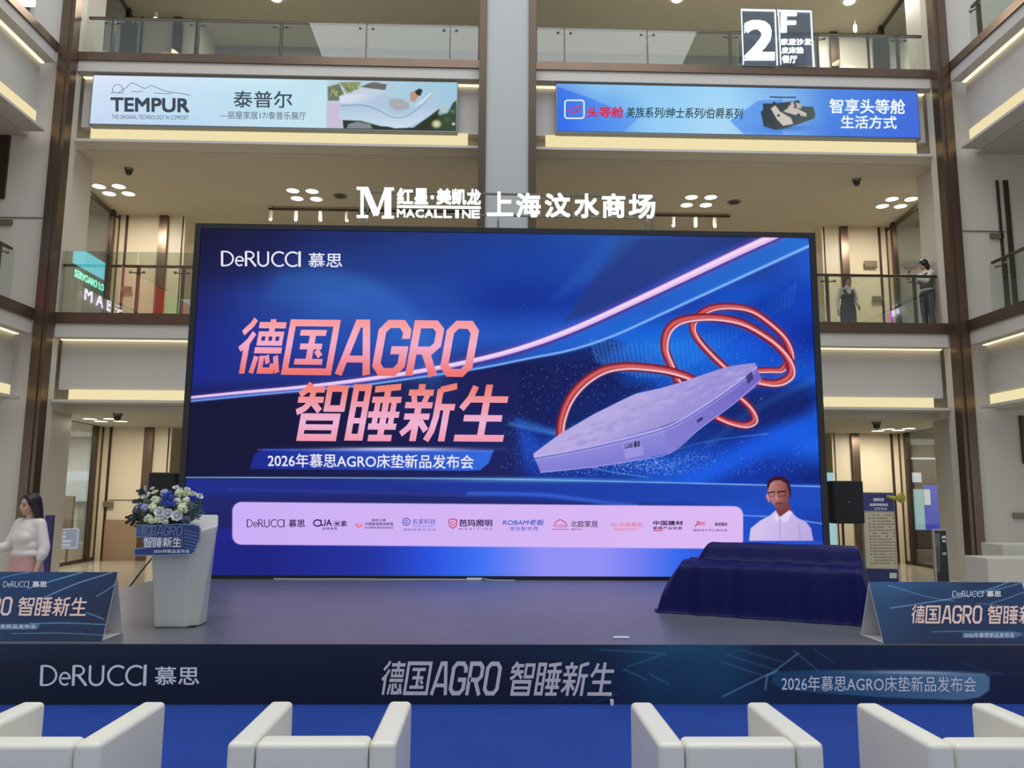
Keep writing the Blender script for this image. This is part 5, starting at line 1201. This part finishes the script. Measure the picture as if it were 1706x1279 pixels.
def longhair(R, J, V3, k, hd, Rh3):
    m = MB(); m.ball(hd(0, .030, .040), (.088*k, .096*k, .092*k), 18, 12, Rh3)
    for s in (-1, 1):
        m.cap(hd(.060*s, -.020, .055), .036*k, hd(.082*s, .01, -.02), .03*k); m.cap(hd(.082*s, .01, -.02), .032*k, hd(.095*s, .04, -.14), .036*k); m.cap(hd(.095*s, .04, -.14), .036*k, hd(.088*s, .045, -.24), .026*k)
    m.cap(hd(0, .06, .0), .075*k, hd(0, .085, -.20), .062*k)
    m.cap(hd(-.02, -.040, .098), .022*k, hd(.045, -.035, .085), .025*k)
    organic('hair', m, HAIR, R, .008, 3)
w_loc = atY(50, 900, 8.5)
person('person', 'woman in a white blouse and pink skirt standing left of the stage', (w_loc[0]-.02, 8.5, 0), math.radians(-24), 1.57,
       {1: ((.235, .02, 1.06), (.245, -.06, .84), (0, -.15, -1), (-1, 0, 0), .3), -1: ((-.235, -.04, 1.07), (-.30, -.24, 1.02), (-.5, -1, -.2), (0, 0, -1), .3)}, blouse, longhair, SKIN2, head_turn=math.radians(-6), head_tilt=math.radians(6))
# two staff women on the second-floor gallery
NAVY = pbr('navy_uniform', (34, 40, 62), .7); CHAR = pbr('charcoal_vest', (44, 48, 50), .7); SHIRT = pbr('white_shirt', (214, 210, 204), .7); TROU = pbr('dark_trousers', (26, 34, 40), .7); VESTG = pbr('olive_dark_vest', (58, 64, 56), .7)
def uniform(vest, legs, skirt):
    def f(R, J, V3, k, hd):
        m = MB()
        for s in (-1, 1): m.cap(J['sh', s], .055*k, J['el', s], .050*k); m.cap(J['el', s], .048*k, J['el', s].lerp(J['wr', s], .85), .034*k)
        m.cap(V3(-.11, .01, 1.31), .058*k, V3(.11, .01, 1.31), .058*k); m.cap(V3(0, .0, 1.33), .058*k, V3(0, -.01, 1.38), .054*k)
        m.ball(V3(0, 0, 1.20), (.155*k, .106*k, .14*k), 14, 10)
        if not skirt: m.ball(V3(0, 0, .955), (.155*k, .118*k, .05*k), 14, 8)
        organic('shirt', m, SHIRT, R, .009, 3)
        m = MB()
        m.ball(V3(0, .008, 1.17), (.163*k, .112*k, .135*k), 16, 10); m.ball(V3(0, .0, 1.04), (.150*k, .112*k, .11*k), 16, 10)
        for s in (-1, 1): m.ball(V3(.072*s, -.078, 1.165), .067*k, 10, 8); m.cap(V3(.095*s, .02, 1.335), .034*k, V3(.085*s, -.085, 1.24), .036*k); m.cap(V3(.095*s, .02, 1.335), .034*k, V3(.07*s, .09, 1.24), .036*k)
        organic('vest', m, vest, R, .009, 2)
        if skirt:
            m = MB(); lathe_ring(m, [(V3(0, 0, 1.02), .146*k, .116*k, 0), (V3(0, 0, .92), .172*k, .132*k, .0), (V3(0, .005, .80), .182*k, .14*k, .0), (V3(0, .005, .56), .178*k, .145*k, .02)]); m.build('skirt', legs, R, smooth=True, local=True)
        else:
            m = MB(); m.ball(V3(0, .012, .90), (.168*k, .125*k, .11*k), 16, 10)
            for s in (-1, 1): m.cap(J['hip', s], .098*k, J['knee', s], .066*k); m.cap(J['knee', s], .064*k, V3(.10*s, .03, .10), .055*k)
            organic('trousers', m, legs, R, .010, 3)
        for s in (-1, 1): m = MB(); m.cap(V3(.10*s, .04, .048), .040*k, V3(.107*s, -.15, .034), .034*k); m.build('shoe', BLACK, R, smooth=True, local=True)
        m = MB()
        for s in (-1, 1): m.add([V3(.004*s, -.112, 1.345-.09), V3(.045*s, -.085, 1.375), V3(.062*s, -.085, 1.33), V3(.02*s, -.125, 1.25)], [(0, 1, 2, 3)])
        m.build('collar', SHIRT, R, local=True)
    return f
def bob(mat, bun=False):
    def f(R, J, V3, k, hd, Rh3):
        m = MB(); m.ball(hd(0, .026, .036), (.090*k, .100*k, .096*k), 18, 12, Rh3)
        for s in (-1, 1): m.cap(hd(.068*s, -.02, .03), .026*k, hd(.076*s, .02, -.055), .028*k)
        if not bun: m.cap(hd(-.045, -.058, .072), .022*k, hd(.045, -.058, .072), .022*k)
        m.cap(hd(0, .06, .01), .075*k, hd(0, .075, -.06), .06*k); m.cap(hd(0, .07, 0), .06*k, hd(0, .07, -.07), .055*k)
        if bun: m.ball(hd(0, .12, -.03), .04*k, 10, 8)
        organic('hair', m, mat, R, .008, 3)
    return f
Y1 = 17.2; l1 = atY(1412, 500, Y1)
person('person', 'woman in a dark vest and navy skirt standing behind the gallery glass', (l1[0], Y1, 4.93), math.radians(4), 1.60,
       {1: ((.225, .02, 1.06), (.20, -.12, .90), (-.1, -.6, -.8), (-1, 0, 0), .3), -1: ((-.225, .03, 1.06), (-.245, -.01, .83), (0, -.1, -1), (1, 0, 0), .35)}, uniform(CHAR, NAVY, True), bob(REDHAIR), SKIN)
Y2 = 15.75; l2 = atY(1548, 480, Y2)
P2 = person('person', 'woman in profile looking at a phone, leaning by the gallery column', (l2[0], Y2+.1, 4.93), math.radians(-78), 1.60,
       {1: ((.19, -.16, 1.10), (.07, -.38, 1.19), (-.25, -.9, .45), (-.2, .4, .9), .45), -1: ((-.19, -.14, 1.10), (-.06, -.36, 1.17), (.25, -.9, .4), (.2, .4, .9), .45)},
       uniform(VESTG, TROU, False), bob(HAIR, True), SKIN, head_tilt=math.radians(16), headpos=(0, -.045, 1.50))
m4 = Matrix.Translation(P2.location) @ Matrix.Rotation(P2.rotation_euler.z, 4, 'Z')
ph = MB(); ph.box(-.035, .035, -.006, .006, -.075, .075)
o = ph.build('mobile_phone', BLACK, None, bevel=.004); o.location = m4 @ Vector((0, -.47*.988, 1.235*.988)); o.rotation_euler = (math.radians(-35), 0, P2.rotation_euler.z); tag(o, 'dark phone held up by the woman leaning at the gallery column', 'phone')

# ================================================================== SHOPS, BOARDS, REFLECTED SIGNS
LWHITE = emi('shop_lit_white', (226, 236, 242), .85); LBLUE = emi('shop_lit_blue', (40, 70, 210), .9); LCYAN = emi('shop_lit_cyan', (170, 216, 222), .8)
def thing_box(nm, px0, py0, px1, py1, Y, d, mat, label, cat, bevel=0.0, z0=None):
    m = MB(); ym = (py0+py1)/2; xm = (px0+px1)/2
    zb = atY(xm, py1, Y)[2] if z0 is None else z0
    m.box(atY(px0, ym, Y)[0], atY(px1, ym, Y)[0], Y, Y+d, zb, atY(xm, py0, Y)[2]); o = m.build(nm, mat, None, bevel=bevel); tag(o, label, cat); return o
# left ground-floor shop behind the slanting window
S(MB().box(-13, -9.42, 23.0, 23.1, 0, 3.28).box(-13, -12.9, 15.5, 23, 0, 3.28), 'wall_shop_left', pbr('shop_white', (206, 206, 200), .6))
thing_box('ceiling_light', 104, 785, 158, 800, 22.9, .08, LWHITE, 'long white light panel high in the left shop', 'light panel')
thing_box('display_cabinet', 104, 800, 158, 835, 22.6, .3, pbr('shop_pale', (190, 200, 204), .5), 'pale tall cabinet under the light panel in the left shop', 'cabinet')
thing_box('standing_board', 101, 826, 121, 868, 20.2, .1, pbr('shop_brown', (120, 106, 90), .5), 'brown framed panel standing in the left shop', 'panel', z0=0.0)
thing_box('wardrobe', 128, 848, 154, 900, 21.5, .6, pbr('shop_greige', (150, 148, 138), .5), 'grey-beige wardrobe at the right of the left shop window', 'wardrobe', z0=0.0)
thing_box('counter', 92, 905, 150, 925, 19.6, .6, pbr('shop_counter', (186, 174, 150), .4), 'low beige counter behind the left shop window', 'counter', z0=0.0)
YQ = 18.9; FQ = FY(YQ); a = atY(110, 915, YQ); R_ = empty('lit_sign', (a[0], YQ, 0), 'small white lit sign with text rows in the left shop', 'sign')
MB().pbox(92, 881, 130, 914, YQ, .06).build('light_box', emi('sign_face', (150, 154, 186), 1.0), R_)
m = MB(); V, Fc = stroke_poly([(92, 882), (130, 880), (128, 912), (91, 914)], 1.4, True); flat(FQ, V, Fc, .004, mb=m); m.build('lit_edge', LWHITE, R_)
m = MB()
for k, (wd, s_) in enumerate(((15, '新品上市'), (15, '全屋定制'), (24, '欢迎光临本店'), (22, '限时优惠活动'))): write(FQ, s_, (95, 885+k*6.8, 95+wd, 889.5+k*6.8), .006, .05, mb=m)
m.build('lettering', LWHITE, R_); x_ = a[0]; MB().box(x_-.02, x_+.02, YQ+.02, YQ+.05, 0, atY(110, 913, YQ)[2]).build('stand', STEEL, R_)
thing_box('navy_panel', 74, 858, 87, 898, 14.2, .06, pbr('navy_panel', (52, 52, 108), .5), 'narrow navy standing board behind the woman in the blouse', 'board', z0=0.0)
area('left_shop_light', (-11.2, 19.5, 3.1), (0, 0, 0), 2.0, 5.0, 130, (.95, .98, 1.0))
# right ground-floor shop
area('right_shop_light', (12.0, 21.5, 3.1), (0, 0, 0), 2.0, 2.5, 60, (.95, .98, 1.0))
S(MB().box(10.2, 13.9, 23.3, 23.4, 0, 3.28).box(13.85, 13.9, 15.9, 23.3, 0, 3.28), 'wall_shop_right', pbr('shop_dark', (52, 56, 62), .5))
thing_box('light_strip', 1503, 762, 1565, 765, 22.9, .06, LWHITE, 'straight white light strip across the dark right shop', 'light strip')
thing_box('exit_sign', 1507, 763, 1517, 769, 22.5, .05, emi('exit_green', (70, 190, 140), .9), 'small green lit exit sign in the right shop', 'sign')
thing_box('ceiling_light', 1503, 787, 1535, 803, 22.8, .06, LWHITE, 'white lit panel above the green poster in the right shop', 'light panel')
YG = 22.6; R_ = empty('poster', (atY(1516, 860, YG)[0], YG, 0), 'white poster with green and navy shapes in the right shop', 'poster')
q = [(atY(1504, 840, YG)[0], YG, atY(1516, 862, YG)[2]), (atY(1527, 840, YG)[0], YG, atY(1516, 862, YG)[2]), (atY(1527, 840, YG)[0], YG, atY(1516, 815, YG)[2]), (atY(1504, 840, YG)[0], YG, atY(1516, 815, YG)[2])]
p = Pic(None, q, 70, 130); p.fill((226, 234, 236)); p.poly([(1504,814),(1528,814),(1528,845),(1508,824)], (176,190,60), 1, 1); p.poly([(1504,826),(1508,824),(1528,845),(1528,856),(1512,840)], (34,56,110), 1, 1); p.build('print', vcol_mat('shop_lit_print', .8), R_)
MB().box(q[0][0]-.02, q[1][0]+.02, YG+.01, YG+.05, 0, q[2][2]+.02).build('backing_board', GREY, R_)
thing_box('display_screen', 1543, 808, 1572, 885, 21.8, .08, LBLUE, 'tall blue lit display screen in the right shop', 'screen')
thing_box('glass_case', 1531, 815, 1540, 882, 21.9, .3, LCYAN, 'narrow pale green lit glass case in the right shop', 'case', z0=0.0)
thing_box('ceiling_light', 1541, 815, 1550, 841, 21.7, .05, LWHITE, 'small white lit panel left of the blue screen', 'light panel')
thing_box('counter', 1510, 883, 1556, 935, 20.6, .7, pbr('black_counter', (34, 38, 48), .3), 'black counter in the right shop doorway', 'counter')
thing_box('step_platform', 1508, 917, 1570, 935, 20.0, 0.59, pbr('step_beige', (170, 160, 136), .3), 'beige step platform under the black counter', 'platform', z0=0.0)
# roll-up directory board
YR = 13.4; FR = FY(YR); a = atY(1468, 965, YR); R_ = empty('directory_board', (a[0], YR, 0), 'tall navy and cream directory board with a printed table right of the screen', 'board')
x0 = atY(1440, 890, YR)[0]; x1 = atY(1492, 890, YR)[0]; zt = atY(1466, 822, YR)[2]
q = [(x0, YR, .12), (x1, YR, .12), (x1, YR, zt), (x0, YR, zt)]
p = Pic(None, q, 90, 230); p.fill((206, 196, 168)); p.poly([(1400,800),(1520,800),(1520,853),(1400,852)], (58,60,128), 1, 1); p.poly([(1400,946),(1520,948),(1520,1000),(1400,1000)], (52,56,116), 1, 1)
p.line([(1438,851),(1494,852)], 1, (210,206,214), .9, 1, smooth=False)
for r_ in range(17):
    y = 858+r_*5
    for cx0, wd in ((1447, 3), (1453, 5), (1461, 4), (1467, 5), (1474, 4), (1480, 3), (1486, 3)):
        if RNG.rand() < .85: p.line([(cx0+r_*.25, y), (cx0+wd+r_*.25, y)], 1.6, (96,88,80), .75, 1, smooth=False)
p.poly([(1482,954),(1494,954),(1494,963),(1482,963)], (214,224,214), 1, 1)
p.build('print', PRINT, R_); MB().box(x0-.02, x1+.02, YR+.01, YR+.04, .05, zt+.02).build('board', GREY, R_); MB().box(x0-.05, x1+.05, YR-.12, YR+.16, 0, .08).build('base', STEEL, R_)
m = write(FR, '商场公告', (1455, 829, 1473, 835), .004, .04); write(FR, '品牌导购信息', (1449, 838, 1480, 843), .004, .04, mb=m); write(FR, '2026', (1456, 845, 1478, 849), .004, .01, mb=m); m.build('lettering', SILV, R_)
YW = 13.2; a = atY(1500, 829, YW); R_ = empty('ribbon_bow', (a[0], YW, a[2]), 'yellow green ribbon rosette fixed at the top corner of the directory board', 'rosette')
m = MB(); YEL = pbr('yellow_green_ribbon', (176, 178, 70), .5)
for k in range(10):
    an = 2*math.pi*k/10; m.tube([(a[0], YW, a[2]), (a[0]+.05*math.cos(an), YW-.04, a[2]+.05*math.sin(an)), (a[0]+.085*math.cos(an+.2), YW-.01, a[2]+.085*math.sin(an+.2))], [.012, .026, .01], 6)
m.ball((a[0], YW-.04, a[2]), .03, 8, 6).build('rosette', YEL, R_, smooth=True)
e0 = atY(1484, 827, YW); MB().tube([(e0[0], YW+.12, e0[2]), ((e0[0]+a[0])/2, YW+.02, a[2]-.01), (a[0], YW, a[2])], [.03, .035, .02], 8).build('ribbon_tail', YEL, R_, smooth=True)
# black poster stand and white plinths
YK = 14.2; FK = FY(YK); a = atY(1567, 955, YK); R_ = empty('poster_stand', (a[0], YK, 0), 'narrow black poster stand in front of the right column', 'poster stand')
x0 = atY(1556, 920, YK)[0]; x1 = atY(1580, 920, YK)[0]; zt = atY(1568, 881, YK)[2]
MB().box(x0, x1, YK, YK+.05, .02, zt).build('frame', pbr('alu_frame', (170, 170, 164), .4, .4), R_)
q = [(x0+.03, YK-.003, .12), (x1-.02, YK-.003, .12), (x1-.02, YK-.003, zt-.03), (x0+.03, YK-.003, zt-.03)]
p = Pic(None, q, 50, 140); p.fill((40, 38, 40)); p.poly([(1555,888),(1566,888),(1566,952),(1555,952)], (116,118,116), .9, 2); p.line([(1562,910),(1563,945)], 3, (60,60,62), .9, 2)
p.build('print', PRINT, R_); m = write(FK, '床垫', (1569, 892, 1576, 897), .006, .05); write(FK, '新品', (1570, 899, 1576, 903), .006, .05, mb=m); write(FK, 'SLEEP', (1570, 920, 1577, 924), .006, .03, mb=m); m.build('lettering', SILV, R_)
MB().box(x0-.02, x1+.02, YK-.14, YK+.18, 0, .03).build('foot', BLACK, R_)
PL = pbr('plinth_white', (204, 200, 188), .5)
thing_box('display_plinth', 1646, 930, 1790, 965, 10.2, .5, PL, 'low white plinth behind the right tent sign', 'plinth', z0=0.0, bevel=.01)
thing_box('display_plinth', 1671, 907, 1800, 930, 11.2, .5, PL, 'taller white plinth rising behind the low one at the right edge', 'plinth', z0=0.0, bevel=.01)
thing_box('display_screen', 1382, 787, 1391, 880, 16.5, .1, LCYAN, 'pale cyan lit sign panel just right of the LED wall edge', 'screen', z0=0.0)
# shop fronts of the side galleries (seen mirrored in the railing glass)
S(MB().box(-11.3, -11.2, -6, 14.9, 4.98, 8.48), 'wall_left_gallery', pbr('gallery_rose', (150, 110, 106), .5))
S(MB().box(12.0, 12.1, -6, 14.9, 4.98, 8.48), 'wall_right_gallery', WHITE)
S(MB().box(-12.6, XL-.54, -6, 3, 4.80, 4.92), 'floor', FLOORM)
def gpanel(nm, y0, y1, z0, z1, mat, label, cat, X=-11.2, d=.05):
    s_ = 1 if X < 0 else -1; o = MB().box(X+s_*.003, X+s_*d, y0, y1, z0, z1).build(nm, mat, None, bevel=.01); tag(o, label, cat); return o
gpanel('lit_shop_screen', 7.6, 9.4, 7.66, 8.15, emi('teal_screen', (90, 210, 230), 2.6), 'teal lit shop screen on the left gallery wall', 'screen')
gpanel('shop_fascia', 7.5, 9.4, 7.2, 7.56, emi('teal_dark', (20, 110, 100), .8), 'dark teal lit shop fascia on the left gallery wall', 'sign')
for y0, y1, c_, nm in ((4.1, 6.6, (214, 130, 120), 'salmon'), (3.3, 4.0, (230, 50, 60), 'red'), (2.0, 3.2, (50, 170, 90), 'green'), (1.2, 1.9, (200, 110, 130), 'pink'), (9.5, 11.0, (190, 60, 76), 'crimson')):
    gpanel('shop_front', y0, y1, 5.0, 8.4 if nm != 'crimson' else 7.1, emi('shop_%s' % nm, c_, .9), '%s lit shop front on the left gallery wall' % nm, 'shop front')
def wall_text(s_, X, ya, yb, z0, z1, mat, nm, label):
    V, Fc = text_tris(s_); m = MB(); j = 0
    for oy, oz in ((0, 0), (.012, 0), (0, .012), (-.012, 0)): m.add([(X+j*.001, ya+(yb-ya)*u+oy, z0+(z1-z0)*v+oz) for u, v in V], Fc); j += 1
    o = m.build(nm, mat, None); tag(o, label, 'sign')
wall_text('SERVOARO LO', -11.10, 9.3, 7.7, 7.28, 7.48, emi('mint_letter', (120, 240, 200), 5), 'sign_lettering', 'small mint lit shop lettering on the left gallery wall')
wall_text('M A BEE', -11.10, 8.7, 6.5, 6.80, 7.15, emi('violet_letter', (236, 220, 255), 7), 'sign_lettering', 'large white lit shop lettering on the left gallery wall')
gpanel('shop_emblem', 6.9, 7.25, 6.8, 7.2, emi('magenta_sign', (214, 30, 220), 7), 'magenta rounded lit sign on the right gallery wall', 'sign', X=12.0)
wall_text('迎宾', 11.92, 7.35, 7.8, 6.9, 7.2, emi('violet_letter', (236, 220, 255), 7), 'sign_lettering', 'white lit lettering beside the magenta sign on the right gallery wall')
